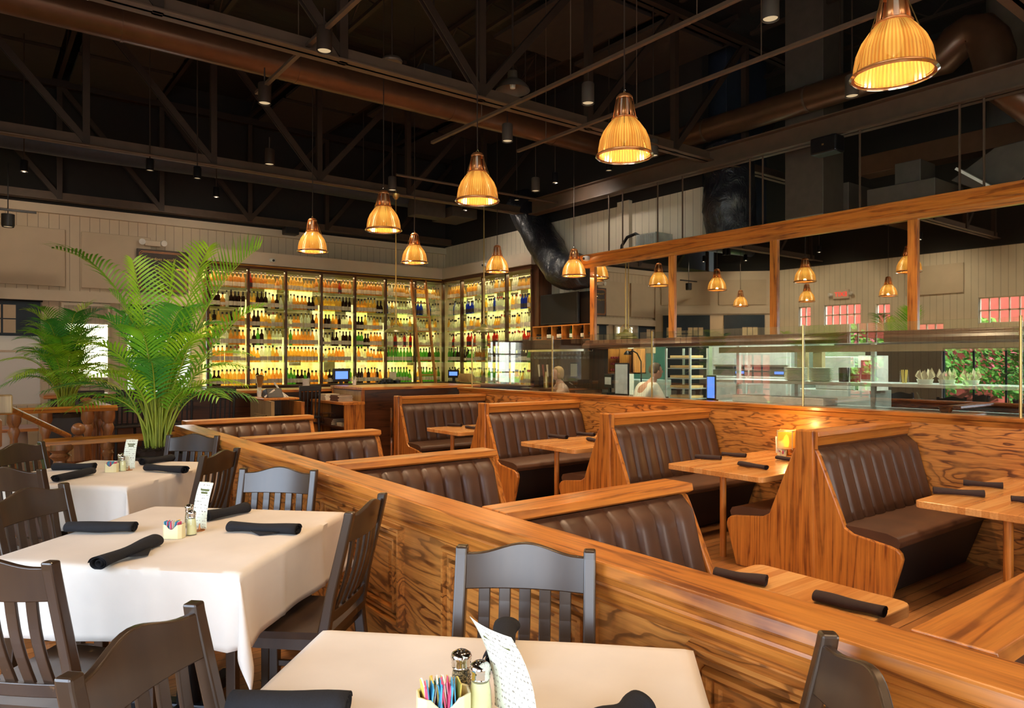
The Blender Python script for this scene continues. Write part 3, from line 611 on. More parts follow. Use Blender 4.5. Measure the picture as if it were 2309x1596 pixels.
# ================================================================== DINING CHAIRS
def make_chair():
    t = thing('dining_chair', '', 'chair')
    # local frame: back top centre at the origin, sitter faces +y
    def backy(z): return .0+(.94-z)*.20 if z > .43 else .102+(.43-z)*-.12
    hw = .197
    for s in (-1, 1):
        b = MB()
        pts = [(0, .05), (.2, .078), (.43, .104), (.6, .072), (.78, .028), (.90, .0), (.925, -.004)]
        vs = []; w = .0185
        for z, y in pts:
            d = .024 if z < .5 else .020-.004*(z-.5)
            vs += [(s*hw-w, y-d, z), (s*hw+w, y-d, z), (s*hw+w, y+d, z), (s*hw-w, y+d, z)]
        fs = [(3, 2, 1, 0)]
        n = len(pts)
        for i in range(n-1):
            for k in range(4): a = i*4+k; c = i*4+(k+1) % 4; fs.append((a, c, c+4, a+4))
        fs.append(((n-1)*4, (n-1)*4+1, (n-1)*4+2, (n-1)*4+3)); b.add(vs, fs)
        b.build('back_post', 'chair_espresso', t, local=True, bevel=.006)
        MB().prism([(s*(hw-.02)-.018, 0), (s*(hw-.02)+.018, 0), (s*(hw-.02)+.02, .43), (s*(hw-.02)-.02, .43)], 1, .46, .50).build('leg', 'chair_espresso', t, local=True, bevel=.004)
    def rail(z0, z1, y0, arch, th, curve=.028):
        b = MB(); n = 16; vs = []
        for i in range(n+1):
            x = -hw+.012+(2*hw-.024)*i/n; q = 1-(x/hw)**2
            yy = y0-curve*q; top = z1+arch*(.5-.5*cos(2*pi*min(1, max(0, (i/n-.08)/.84))))
            sl = (top-z0)*.20
            vs += [(x, yy, z0), (x, yy+th, z0), (x, yy+th-sl, top), (x, yy-sl, top)]
        fs = [(0, 1, 2, 3), (n*4+3, n*4+2, n*4+1, n*4)]
        for i in range(n):
            for k in range(4): a = i*4+k; c = i*4+(k+1) % 4; fs.append((a, a+4, c+4, c))
        b.add(vs, fs); return b
    rail(.80, .905, .020, .030, .019).build('crest_rail', 'chair_espresso', t, local=True, bevel=.004, smooth=50)
    rail(.49, .535, .082, 0, .019, .012).build('lower_rail', 'chair_espresso', t, local=True, bevel=.003, smooth=50)
    for i in range(5):
        x = (-2+i)*.062; q = 1-(x/hw)**2; b = MB(); w = .018; vs = []; N_ = 6
        for j in range(N_+1):
            f = j/N_; z = .53+(.81-.53)*f; y = (.080-.012*q)*(1-f)+(.018-.028*q)*f-.012*sin(pi*f)+.004
            vs += [(x-w, y, z), (x+w, y, z), (x+w, y+.012, z), (x-w, y+.012, z)]
        fs = [(3, 2, 1, 0), (N_*4, N_*4+1, N_*4+2, N_*4+3)]
        for j in range(N_):
            for k in range(4): a = j*4+k; c = j*4+(k+1) % 4; fs.append((a, c, c+4, a+4))
        b.add(vs, fs); b.build('slat', 'chair_espresso', t, local=True, bevel=.003)
    b = MB()
    def seat(u, v):
        x = (u-.5)*(.40+.035*v); y = .075+.43*v
        z = .462-.012*sin(pi*u)*sin(pi*min(1, v*1.15))+.006*sin(2*pi*u)**2*v
        return (x, y, z)
    b.grid(seat, 14, 12)
    def und(u, v): p = seat(u, v); return (p[0]*.97, p[1]*.985+.003, .432)
    b.grid(und, 14, 12)
    n = 13
    for k in range(14): a, c = k*n, (k+1)*n; b.f += [(a, c, c+15*n, a+15*n), (a+12, a+12+15*n, c+12+15*n, c+12)]; b.mi += [0, 0]
    for k in range(12): a = k; b.f += [(a, a+15*n, a+1+15*n, a+1), (14*n+a, 14*n+a+1, 14*n+a+1+15*n, 14*n+a+15*n)]; b.mi += [0, 0]
    b.build('seat', 'chair_espresso', t, local=True, smooth=50)
    b = MB(); b.box(-.17, .17, .465, .485, .385, .432); b.box(-.17, .17, .10, .12, .385, .432); b.box(-.185, -.167, .10, .48, .385, .432); b.box(.167, .185, .10, .48, .385, .432)
    b.build('apron', 'chair_espresso', t, local=True)
    for s in (-1, 1): MB().box(s*.178-.01, s*.178+.01, .07, .47, .16, .185).build('stretcher', 'chair_espresso', t, local=True, bevel=.003)
    MB().box(-.17, .17, .26, .28, .163, .182).build('stretcher', 'chair_espresso', t, local=True, bevel=.003)
    return t
chair0 = make_chair(); used = [False]
def chair(x, y, deg, label, z=0):
    # deg: heading the sitter faces, measured from +x
    rz = radians(deg-90)
    if not used[0]:
        chair0.location = (x, y, z); chair0.rotation_euler = (0, 0, rz); used[0] = True; chair0['label'] = label; chair0['group'] = 'dark slat-back chairs at the white tables'; return chair0
    return dup(chair0, (x, y, z), rz, label)
chair(1.355, 1.715, 225, 'dark slat-back dining chair seen face-on against the oak knee wall, centre front')
chair(1.30, .655, 135, 'dark slat-back chair at the lower right, leaning toward the knee wall')
chair(.285, 1.665, -45, 'large dark slat-back chair at the bottom left, cut by the photo edge below')
chair(1.28, 2.66, 135, 'dark slat-back chair turned side-on, right of the middle white table')
chair(1.295, 3.745, 225, 'dark slat-back chair behind the middle white table, in front of the knee wall')
chair(.045, 2.565, 45, 'dark slat-back chair at the left edge of the photo, near side of the middle table')
chair(.21, 3.79, -45, 'dark slat-back chair at the left edge between the middle and far white tables')
chair(1.36, 5.84, 225, 'dark slat-back chair behind the far white table beside the large palm')
chair(1.255, 4.69, 135, 'dark slat-back chair turned side-on, right of the far white table')
chair(.16, 4.65, 45, 'small dark slat-back chair on the near side of the far table at the left edge')
chair(.26, 5.90, -45, 'dark slat-back chair left of the far table, in front of the turned railing')

# ================================================================== WHITE TABLES
TZ = .765
def dining_table(cx, cy, which, S=1.0, seed=0):
    t = thing('dining_table', 'square pedestal table hidden under the %s white cloth' % which, 'table', (cx, cy, 0), radians(45))
    MB().box(-S/2+.01, S/2-.01, -S/2+.01, S/2-.01, .73, .757).build('tabletop', 'chair_espresso', t, local=True)
    MB().lathe([(.05, .05), (.04, .2), (.04, .6), (.09, .73)], (0, 0, 0), 14).build('pedestal', 'black_metal', t, local=True, smooth=True)
    b = MB(); b.box(-.33, .33, -.035, .035, 0, .05); b.box(-.035, .035, -.33, .33, 0, .05); b.build('base', 'black_metal', t, local=True, bevel=.01)
    h = S/2; ov = .27; n = 64; rr = random.Random(seed); ph = rr.uniform(0, 6)
    def f(u, v):
        x = (u-.5)*(S+2*ov); y = (v-.5)*(S+2*ov)
        ax = max(0, abs(x)-h); ay = max(0, abs(y)-h); sx = 1 if x > 0 else -1; sy = 1 if y > 0 else -1
        wr = .0022*sin(7*x+ph)*sin(5*y)+.0016*sin(19*x+4*y+ph)*sin(9*y+2)
        if ax == 0 and ay == 0: return (x, y, TZ+wr)
        if ay == 0 or ax == 0:
            d = max(ax, ay); al = y if ay == 0 else x
            o = .005*(math.exp(-((al+.17)/.010)**2)+math.exp(-((al-.19)/.010)**2))*min(1, d*12)+.007+.10*d*d+.010*sin(al*7+ph)*(d/ov)+.004*sin(al*19+ph*2)*(d/ov)
            if abs(al) > h-.14: o += (abs(al)-(h-.14))/.14*.02*(d/ov)
            z = TZ-d*.985
            return (sx*(h+o), y, z) if ay == 0 else (x, sy*(h+o), z)
        r = hypot(ax, ay); th = atan2(ay, ax)
        drop = r*.97; k = sin(2*th)
        kk = .13 if (sx > 0 and sy < 0) else .30; ee = .0 if kk < .2 else .02; ox = .007+.06*min(drop, .3)**2+r*(kk*k*cos(th)+ee); oy = .007+.06*min(drop, .3)**2+r*(kk*k*sin(th)+ee)
        return (sx*(h+ox), sy*(h+oy), TZ-drop)
    b = MB(); b.grid(f, n, n); me = b.build('tablecloth', 'cloth_white', None, local=True, smooth=80, loc=(0, 0, 0))
    me.location = (cx, cy, 0); me.rotation_euler = (0, 0, radians(45))
    so = me.modifiers.new('solid', 'SOLIDIFY'); so.thickness = .0015
    tag(me, 'white cloth draped over the %s square table' % which, 'tablecloth')
dining_table(.775, 1.175, 'nearest', .98, 1)
dining_table(.74, 3.25, 'middle', 1.0, 2)
dining_table(.72, 5.36, 'farthest', 1.0, 3)

# ================================================================== NAPKIN ROLLS
def napkin_mesh(L, r, flap, seed):
    rr = random.Random(seed); b = MB(); nt, nu = 44, 10
    def f(u, v):
        a = v*2*pi*1.6; rad = r*(1.0-.30*(v))*(1+.10*sin(u*6+seed))*(1+.12*abs(2*u-1)**3)
        x = (u-.5)*L; return (x, rad*cos(a)*1.25+.004*sin(u*9), max(.001, r*.82+rad*.82*sin(a)))
    b.grid(f, nu, nt)
    def g(u, v): rad = r*.45; a = v*2*pi; return ((u-.5)*L*.985, rad*cos(a), r*.8+rad*sin(a))
    b.grid(g, 1, 12)
    if flap:
        b.add([(-L*.15, -r*1.1, r*.5), (L*.28, -r*1.15, r*.5), (L*.06, -r*2.6, .003), (-L*.15, -r*1.0, r*.56), (L*.28, -r*1.05, r*.56), (L*.06, -r*2.6, .006)], [(0, 1, 2), (5, 4, 3), (0, 2, 5, 3), (2, 1, 4, 5)])
    return b
def napkin(px, py, px2, py2, z, mat, label, flap=False, group=None, r=.024, Lmax=None):
    """roll lying between two places on a table top"""
    a = atZ(px, py, z+.015); c = atZ(px2, py2, z+.015); L = hypot(c[0]-a[0], c[1]-a[1]); ang = atan2(c[1]-a[1], c[0]-a[0])
    if Lmax: L = min(L, Lmax)
    o = napkin_mesh(L, r, flap, len(label)).build('napkin_roll', mat, None, local=True, smooth=60, loc=(0, 0, 0))
    so = o.modifiers.new('solid', 'SOLIDIFY'); so.thickness = .0012; so.offset = 1
    o.location = ((a[0]+c[0])/2, (a[1]+c[1])/2, z+.0015); o.rotation_euler = (0, 0, ang)
    return tag(o, label, 'napkin', group)
G1, G2 = 'black napkin rolls on the white tables', 'napkin rolls on the booth tables'
napkin(152, 1192, 303, 1192, TZ, 'napkin_black', 'black napkin roll at the left of the middle white table, lying level', group=G1, r=.026)
napkin(220, 1275, 352, 1222, TZ, 'napkin_black', 'black napkin roll slanting at the front of the middle table', True, G1, r=.025)
napkin(518, 1190, 672, 1197, TZ, 'napkin_black', 'black napkin roll with a hanging flap, right of the middle table shakers', True, G1, r=.024)
napkin(462, 1168, 556, 1148, TZ, 'napkin_black', 'black napkin roll behind the menu card of the middle table', group=G1, r=.026)
napkin(125, 1082, 208, 1064, TZ, 'napkin_black', 'black napkin roll slanting at the left front of the far table', group=G1, r=.026)
napkin(122, 1055, 213, 1054, TZ, 'napkin_black', 'black napkin roll at the left rear of the far table', group=G1, r=.026)
napkin(332, 1056, 417, 1062, TZ, 'napkin_black', 'black napkin roll at the right front of the far table', group=G1, r=.026)
napkin(320, 1044, 388, 1034, TZ, 'napkin_black', 'black napkin roll at the right rear of the far table', group=G1, r=.026)
napkin(1122, 1500, 1146, 1415, TZ, 'napkin_black', 'dark napkin roll standing out behind the nearest menu card', group=G1, r=.024)
napkin(520, 1592, 785, 1596, TZ, 'napkin_black', 'black napkin roll cut by the bottom edge, left on the nearest table', group=G1, r=.026)
napkin(1360, 1640, 1450, 1597, TZ, 'napkin_black', 'black napkin roll just showing at the bottom edge, right on the nearest table', group=G1, r=.026)
BZ = .563
napkin(1612, 1294, 1728, 1313, BZ, 'napkin_brown', 'dark napkin roll on the small table behind the knee wall, nearer the low bench', group=G2, r=.024)
napkin(1838, 1346, 1995, 1384, BZ, 'napkin_brown', 'dark napkin roll on the small table behind the knee wall, nearer the viewer', group=G2, r=.024)
napkin(1568, 1030, 1626, 1034, BZ, 'napkin_brown', 'dark napkin roll at the left front of the lantern table', group=G2, r=.024)
napkin(1628, 1024, 1682, 1028, BZ, 'napkin_brown', 'dark napkin roll at the left rear of the lantern table', group=G2, r=.022)
napkin(1668, 1046, 1728, 1056, BZ, 'napkin_brown', 'dark napkin roll with a pointed end at the front of the lantern table', group=G2, r=.024)
napkin(1752, 1032, 1790, 1038, BZ, 'napkin_brown', 'dark napkin roll half hidden behind the near booth post', group=G2, r=.022)
napkin(2104, 1108, 2220, 1116, BZ, 'napkin_brown', 'dark napkin roll at the left front of the right edge table', group=G2, r=.026)
napkin(2172, 1090, 2262, 1097, BZ, 'napkin_brown', 'dark napkin roll at the rear of the right edge table', group=G2, r=.024)
napkin(2280, 1126, 2330, 1130, BZ, 'napkin_brown', 'dark napkin roll cut off by the right photo edge', group=G2, r=.024)
napkin(1240, 983, 1278, 987, BZ, 'napkin_brown', 'small dark napkin roll on the third right table', group=G2, r=.024)
napkin(1303, 978, 1340, 981, BZ, 'napkin_brown', 'small dark napkin roll at the rear of the third right table', group=G2, r=.024)
napkin(1326, 990, 1350, 995, BZ, 'napkin_brown', 'small dark napkin roll beside the booth post on the third right table', group=G2, r=.022)
napkin(1011, 958, 1040, 960, BZ, 'napkin_brown', 'tiny dark napkin roll on the farthest right table', group=G2, r=.024)
napkin(1052, 963, 1078, 966, BZ, 'napkin_brown', 'tiny dark napkin roll beside the post on the farthest right table', group=G2, r=.022)

# ================================================================== CONDIMENTS
def caddy_mesh(W_=.082, D=.052, H=.058):
    """cream ceramic packet caddy with chamfered corners and scooped long sides; opening down to z=.01"""
    b = MB(); c = .012; out = [(-W_/2+c, -D/2), (W_/2-c, -D/2), (W_/2, -D/2+c), (W_/2, D/2-c), (W_/2-c, D/2), (-W_/2+c, D/2), (-W_/2, D/2-c), (-W_/2, -D/2+c)]
    pts = []
    for i in range(8):
        p, q = out[i], out[(i+1) % 8]; m_ = 10 if i in (0, 4) else 1
        for k in range(m_): f = k/m_; pts.append((p[0]+(q[0]-p[0])*f, p[1]+(q[1]-p[1])*f))
    n = len(pts); vs = []
    def top(x, y):
        return H-(.020*max(0, cos(x/(W_*.30)*pi/2)) if abs(abs(y)-D/2) < .001 and abs(x) < W_*.30 else 0)
    for s_, z in ((1, 0), (1, None), (.90, None), (.90, .008)):
        for x, y in pts: vs.append((x*s_, y*(s_ if s_ == 1 else .86), top(x, y) if z is None else z))
    fs = [(r_*n+i, r_*n+(i+1) % n, (r_+1)*n+(i+1) % n, (r_+1)*n+i) for r_ in range(3) for i in range(n)]
    fs += [tuple(reversed(range(n))), tuple(3*n+i for i in range(n))]
    return b.add(vs, fs)
def shaker(x, y, z, full, label, lids='chrome'):
    t = thing('salt_shaker' if full == 'salt' else 'pepper_shaker', label, 'shaker', (x, y, z), 0)
    if 'nearest' in label: t.scale = (1.2, 1.2, 1.12)
    MB().lathe([(.0, 0), (.021, 0), (.0215, .004), (.019, .05), (.0155, .072), (.0155, .076)], n=20, caps=False).build('glass_body', 'clear_glass', t, local=True, smooth=True)
    MB().lathe([(.0195, .003), (.0175, .05), (.0145, .068), (.001, .0685)], n=20, caps=False).build('filling', full, t, local=True, smooth=True)
    b = MB(); b.lathe([(.0165, .072), (.0175, .074), (.0165, .077), (.0175, .080), (.0165, .083), (.018, .087), (.0188, .092), (.017, .098), (.011, .1025), (.001, .104)], n=24, caps=False)
    b.build('cap', lids, t, local=True, smooth=True); h = MB()
    for k in range(7):
        a = 2*pi*k/6; r_ = .007 if k < 6 else 0; h.lathe([(.0011, .1035 if k == 6 else .1022), (.0011, .1042)], (r_*cos(a), r_*sin(a), 0), 6)
    h.build('hole', 'black_paint', t, local=True)['label'] = 'dark pouring holes in the cap'
    return t
def menu_card(x, y, z, rz, label, H=.20, W_=.085, lean=.03):
    if 'nearest' in label: lean = .045
    t = thing('menu_card', label, 'menu', (x, y, z), rz)
    def f(u, v): return ((u-.5)*W_, lean*(v*v)*1.6-.009*(4*(u-.5)**2)*(v), .012+H*v)
    b = MB(); b.grid(f, 8, 10); o = b.build('card', 'menu_paper', t, local=True, smooth=80); m_ = o.modifiers.new('s', 'SOLIDIFY'); m_.thickness = .0006
    b = MB(); b.lathe([(.022, 0), (.022, .003), (.006, .006), (.003, .02), (.0015, .03)], n=14); b.build('stand', 'copper', t, local=True, smooth=True)
    for zz, wd in ((.83, .62), (.77, .44)):
        k = MB(); k.box(-W_*wd/2, W_*wd/2, lean*(zz*zz)*1.6-.0035, lean*(zz*zz)*1.6-.002, .012+H*zz-.004, .012+H*zz+.004); k.build('printed_heading', 'green_enamel', o, local=True)['label'] = 'green printed heading'
    return t
def packets(cx, cy, z, rz, n, which, seed):
    rr = random.Random(seed); cols = ['packet_pink', 'packet_yellow', 'packet_bluepk', 'packet_whitepk']; base = {}; sc_ = 1.3 if which == 'nearest' else 1.0
    nm = {'packet_pink': 'pink', 'packet_yellow': 'yellow', 'packet_bluepk': 'blue', 'packet_whitepk': 'white'}
    for k in range(n):
        col = cols[min(3, int(4*k/n))]; q = k/n*4 % 1
        x = -.026+.052*(q) if col in cols[:2] else -.026+.052*q; y = (-.010 if cols.index(col) % 2 == 0 else .010)
        if col not in base:
            b = MB()
            def f(u, v): return ((u-.5)*.003+.002*sin(v*3), (v-.5)*0, 0)
            b.prism([(-.016, .010), (.016, .010), (.016, .062), (.010, .0655), (-.014, .064)], 0, -.0009, .0009)
            o = b.build('sugar_packet', col, None, local=True, loc=(0, 0, 0)); base[col] = o
        else: o = base[col].copy(); COL.objects.link(o)
        X = x*cos(rz)-(y*.6)*sin(rz); Y = x*sin(rz)+(y*.6)*cos(rz)
        o.scale = (sc_,)*3; o.location = (cx+X*sc_, cy+Y*sc_, z+.002+rr.uniform(0, .006)); o.rotation_euler = (rr.uniform(-.08, .08), rr.uniform(-.18, .18), rz+rr.uniform(-.15, .15))
        tag(o, '%s sweetener packet standing in the cream caddy on the %s table' % (nm[col], which), 'packet', '%s packets in the caddy on the %s table' % (nm[col], which))
def set_out(px, py, z, rz, which, sp, pp, mp, mrz, npk, H=.20, mw=.085, scale=1):
    x, y = atZ(px, py, z); t = caddy_mesh().build('packet_caddy', 'ceramic_cream', None, local=True, bevel=.0015, loc=(0, 0, 0))
    t.location = (x, y, z); t.rotation_euler = (0, 0, rz); t.scale = (1.3, 1.3, 1.15) if which == 'nearest' else (1, 1, 1); tag(t, 'cream packet caddy on the %s white table' % which if 'lantern' not in which else 'pale packet caddy on the lantern booth table', 'caddy')
    packets(x, y, z, rz, npk, which, npk)
    if sp: xx, yy = atZ(*sp, z); shaker(xx, yy, z, 'salt', 'glass salt shaker with chrome cap on the %s table' % which)
    if pp: xx, yy = atZ(*pp, z); shaker(xx, yy, z, 'pepper', 'glass pepper shaker with chrome cap on the %s table' % which)
    if mp: xx, yy = (mp if which == 'nearest' else atZ(*mp, z)); menu_card(xx, yy, z, mrz, 'pale upright menu card behind the shakers on the %s table' % which, H, mw)
set_out(1000, 1632, TZ, radians(-25), 'nearest', (1083, 1618), (1040, 1588), (.875, 1.140), radians(90), 32, .200, .14)
set_out(393, 1212, TZ, radians(-42), 'middle', (432, 1205), (427, 1190), (450, 1196), radians(-60), 20, .19, .08)
set_out(252, 1064, TZ, radians(-42), 'far', (277, 1062), (272, 1056), (291, 1060), radians(-38), 14, .19, .08)
set_out(1763, 1032, BZ, radians(-40), 'lantern', None, None, (1760, 1024), radians(-50), 6, .16, .09)
# lantern
x, y = 6.42, 3.96
t = thing('table_lantern', 'small brass lantern with amber glowing glass at the wall end of a booth table', 'lantern', (x, y, BZ), radians(20))
MB().lathe([(.045, 0), (.05, .006), (.02, .02), (.015, .05), (.05, .06), (.055, .068)], n=18).build('base', 'brass', t, local=True, smooth=True)
b = MB()
for sx in (-1, 1):
    for sy in (-1, 1): b.box(sx*.07-.004, sx*.07+.004, sy*.07-.004, sy*.07+.004, .06, .25)
for z in (.068, .235): b.box(-.076, .076, -.076, -.068, z, z+.008); b.box(-.076, .076, .068, .076, z, z+.008); b.box(-.076, -.068, -.076, .076, z, z+.008); b.box(.068, .076, -.076, .076, z, z+.008)
b.build('frame', 'brass', t, local=True)
MB().box(-.066, .066, -.066, .066, .075, .232).build('amber_glass', 'bottle_gold', t, local=True)
MB().lathe([(.02, .08), (.028, .13), (.02, .18), (.004, .20)], n=12).build('flame_bulb', 'lantern_glow', t, local=True, smooth=True)
pl = bpy.data.lights.new('lantern_flame', 'POINT'); pl.energy = 5; pl.color = (1, .6, .2); pl.shadow_soft_size = .03
po = bpy.data.objects.new('lantern_flame', pl); COL.objects.link(po); po.location = (x-.02, y-.02, BZ+.28)

# ================================================================== PENDANT LAMPS
def make_pendant(rope):
    t = thing('pendant_lamp', '', 'lamp')
    R_ = .192
    pr = [(R_, 0), (R_*.985, .05), (R_*.93, .11), (R_*.80, .17), (R_*.60, .225), (R_*.44, .26)]
    b = MB(); n = 96; vs = []
    for r, z in pr:
        for k in range(n): a = 2*pi*k/n; q = r+(.0022 if k % 2 else -.0022); vs.append((q*cos(a), q*sin(a), z))
    b.add(vs, [(i*n+k, i*n+(k+1) % n, (i+1)*n+(k+1) % n, (i+1)*n+k) for i in range(len(pr)-1) for k in range(n)])
    b.build('glass_shade', 'prism_glass', t, local=True, smooth=30)
    b = MB(); b.lathe([(R_-.006, -.006), (R_+.012, -.006), (R_+.014, .003), (R_+.004, .010), (R_-.006, .006)], n=48, caps=False); b.build('rim_band', 'copper', t, local=True, smooth=True)
    b = MB(); b.lathe([(R_+.008, -.016), (R_+.020, -.008), (R_+.010, .001)], n=48, caps=False); b.build('rim_ring', 'chrome', t, local=True, smooth=True)
    # slotted cap
    b = MB(); b.lathe([(.092, .255), (.095, .265), (.086, .272)], n=32, caps=False); b.lathe([(.062, .405), (.060, .425), (.042, .445), (.012, .452)], n=32, caps=False)
    for k in range(8):
        a0 = 2*pi*k/8; vs = []
        for r, z in ((.086, .27), (.074, .34), (.063, .408)):
            for j in range(4): a = a0+(j/3)*2*pi/8*.55; vs.append((r*cos(a), r*sin(a), z))
        b.add(vs, [(i*4+j, i*4+j+1, (i+1)*4+j+1, (i+1)*4+j) for i in range(2) for j in range(3)])
    o = b.build('slotted_cap', 'copper', t, local=True, smooth=True); s_ = o.modifiers.new('s', 'SOLIDIFY'); s_.thickness = .003
    MB().lathe([(.03, .29), (.034, .34), (.03, .42)], n=14).build('lamp_holder', 'white_ceramic', o, local=True, smooth=True)
    MB().lathe([(.004, .09), (.035, .12), (.045, .17), (.035, .23), (.025, .28)], n=16).build('light_bulb', 'bulb', t, local=True, smooth=True)
    for k in range(3):
        a = 2*pi*k/3+.5; MB().tube([(.05*cos(a), .05*sin(a), .43), ((R_+.01)*cos(a), (R_+.01)*sin(a), .004)], .0025, 6).build('stay_wire', 'brass', t, local=True)
    b = MB(); b.tube([(0, 0, .448), (.012, 0, .462), (0, 0, .478), (-.012, 0, .462), (0, 0, .448)], .003, 6, False); b.tube([(0, .009, .475), (0, 0, .49), (0, -.009, .475)], .003, 6, False); b.build('hanging_ring', 'chrome', o, local=True)
    b = MB(); b.tube([(0, 0, .48), (.002, 0, .8), (0, 0, rope)], .006, 6); b.build('cord', 'steel_brown', t, local=True)
    return t
ROPE = 3.6
pend = make_pendant(ROPE); pu = [0]
def pendant(x, y, label, z=3.0, power=14):
    global pend
    if pu[0] == 0: pend.location = (x, y, z); pend['label'] = label; pend['group'] = 'ribbed glass pendant lamps'; pu[0] = 1
    else: dup(pend, (x, y, z), pu[0]*1.3, label, 'ribbed glass pendant lamps'); pu[0] += 1
    l = bpy.data.lights.new('lamp_glow', 'POINT'); l.energy = power; l.color = (1, .62, .30); l.shadow_soft_size = .02
    o = bpy.data.objects.new('lamp_glow', l); COL.objects.link(o); o.location = (x, y, z+.03)
pendant(3.85, 1.76, 'largest ribbed glass pendant lamp, at the top right corner')
pendant(3.81, 3.65, 'ribbed glass pendant lamp second in size, right of the centre')
pendant(3.79, 5.52, 'ribbed glass pendant lamp over the centre of the booths')
pendant(3.78, 7.41, 'ribbed glass pendant lamp left of the centre one')
pendant(3.74, 9.45, 'leftmost ribbed glass pendant lamp, just right of the large palm')
pendant(5.42, 9.60, 'ribbed glass pendant lamp in front of the tall ladder')
pendant(7.1, 9.75, 'ribbed glass pendant lamp beside the bent black duct')
pendant(7.95, 8.76, 'ribbed glass pendant lamp in front of the end of the black duct, above the television', z=2.9)
pendant(-.55, 9.9, 'far left pendant lamp of the rail side, seen only in the long mirror', power=14)
pendant(-.6, 7.9, 'pendant lamp over the rail landing, seen only in the long mirror', power=14)
pendant(-.6, 11.9, 'pendant lamp near the angled bay, seen only in the long mirror', power=14)
pendant(-1.4, 4.9, 'pendant lamp by the garden window, seen at the right end of the mirror', z=2.55, power=14)
# two green enamel bar pendants on rigid rods
def bar_pendant(x, y, z, label):
    t = thing('bar_pendant', label, 'lamp', (x, y, z), .4, 'green enamel bar pendants')
    MB().lathe([(.195, 0), (.19, .012), (.15, .05), (.09, .075), (.05, .085), (.04, .12), (.012, .135)], n=32, caps=False).build('enamel_shade', 'green_enamel', t, local=True, smooth=True)
    MB().lathe([(.001, .03), (.04, .03), (.05, .05), (.001, .06)], n=16, caps=False).build('light_bulb', 'green_lamp', t, local=True, smooth=True)
    pts = [(.11*cos(a), 0, .06+.17*sin(a)) for a in [pi*k/12 for k in range(13)]]
    MB().tube(pts, .006, 6).build('yoke', 'brass', t, local=True)
    MB().tube([(0, 0, .12), (0, 0, 2.3)], .010, 8).build('rod', 'brass', t, local=True)
    MB().lathe([(.02, 2.16), (.05, 2.2), (.06, 2.25)], n=16).build('canopy', 'brass', t, local=True, smooth=True)
bar_pendant(5.5, 10.35, 1.95, 'green enamel bar pendant on a long brass rod, left of the ladder')
bar_pendant(6.58, 9.4, 1.95, 'green enamel bar pendant on a long brass rod, right of the ladder')
# ================================================================== OVERHEAD STEEL
def truss(Y, label, x0=-2.1, x1=11.9, zb=4.25, zt=6.05, mid=4.3):
    t = thing('roof_truss', label, 'truss', (mid, Y, zb), 0, 'black steel roof trusses')
    def L2(name, z):
        b = MB(); b.box(x0, x1, Y-.09, Y-.005, z, z+.012); b.box(x0, x1, Y-.017, Y-.005, z, z+.14); b.box(x0, x1, Y+.005, Y+.09, z, z+.012); b.box(x0, x1, Y+.005, Y+.017, z, z+.14)
        b.build(name, 'beam_brown' if name == 'bottom_chord' else 'steel_brown', t)
    L2('bottom_chord', zb); L2('top_chord', zt)
    xs = [mid+1.56*k for k in range(-5, 6) if x0 < mid+1.56*k < x1]
    for x in xs: MB().box(x-.04, x+.04, Y-.04, Y+.04, zb, zt).build('vertical_strut', 'steel_brown', t)
    for a, c in zip(xs, xs[1:]):
        if c <= mid+.01: p, q = (a, zt), (c, zb)
        else: p, q = (a, zb), (c, zt)
        b = MB(); b.beam((p[0], Y-.03, p[1]+.06), (q[0], Y-.03, q[1]+.06), .012, .08); b.beam((p[0], Y+.03, p[1]+.06), (q[0], Y+.03, q[1]+.06), .012, .08)
        b.build('diagonal_brace', 'steel_brown', t)
truss(14.05, 'farthest black roof truss lying along the top of the cream wall', zb=4.16)
truss(10.6, 'black roof truss passing behind the leftmost pendant cords')
truss(6.2, 'black roof truss crossing above the round brown duct, meeting the long beam')
truss(2.0, 'nearest roof truss, only just reaching the top right corner')
ji = 0
for x in [-1.94, -.38, 1.18, 2.74, 4.3, 5.86, 7.42, 8.98, 10.54]:
    for (ya, yc) in ((-4, 2.0), (2.0, 6.2), (6.2, 10.6), (10.6, 14.2)):
        if ya == -4 and x < 4: continue
        b = MB(); b.box(x-.03, x+.03, ya+.1, yc-.1, 6.19, 6.24); b.box(x-.03, x+.03, ya+.1, yc-.1, 6.52, 6.58)
        n = int((yc-ya)/.45); d = (yc-ya-.3)/n
        for k in range(n): b.beam((x, ya+.15+k*d, 6.22 if k % 2 else 6.54), (x, ya+.15+(k+1)*d, 6.54 if k % 2 else 6.22), .018, .018)
        tag(b.build('roof_joist', 'steel_brown'), 'thin open-web roof joist in the dark above the trusses', 'joist', 'open-web roof joists')
for i, x in enumerate([-1.94, -.38, 1.18, 2.74, 4.3, 5.86, 7.42]):
    for (ya, yc) in ((2.3, 4.1), (4.3, 5.95), (6.5, 8.3), (8.5, 10.3), (10.9, 12.4), (12.55, 13.9)):
        if (i+int(ya)) % 7 == 3 or (i == 3) or (i == 4 and int(ya) == 8) or (i == 5 and int(ya) == 8) or (i == 6 and int(ya) == 8): continue
        tag(MB().box(x+.12, x+1.44, ya, yc, 6.12, 6.17).build('acoustic_panel', 'panel_brown'), 'flat brown acoustic panel between the dark roof joists', 'panel', 'acoustic ceiling panels')
# the long rolled steel beam
b = MB(); X0 = 8.15; y0, y1 = -.6, 10.1; z0 = 4.14
b.box(X0-.10, X0+.10, y0, y1, z0, z0+.018); b.box(X0-.012, X0+.012, y0, y1, z0, z0+.26); b.box(X0-.10, X0+.10, y0, y1, z0+.245, z0+.262)
tag(b.build('steel_beam', 'beam_brown'), 'long brown steel beam running above the mirror frame to the right edge', 'beam')
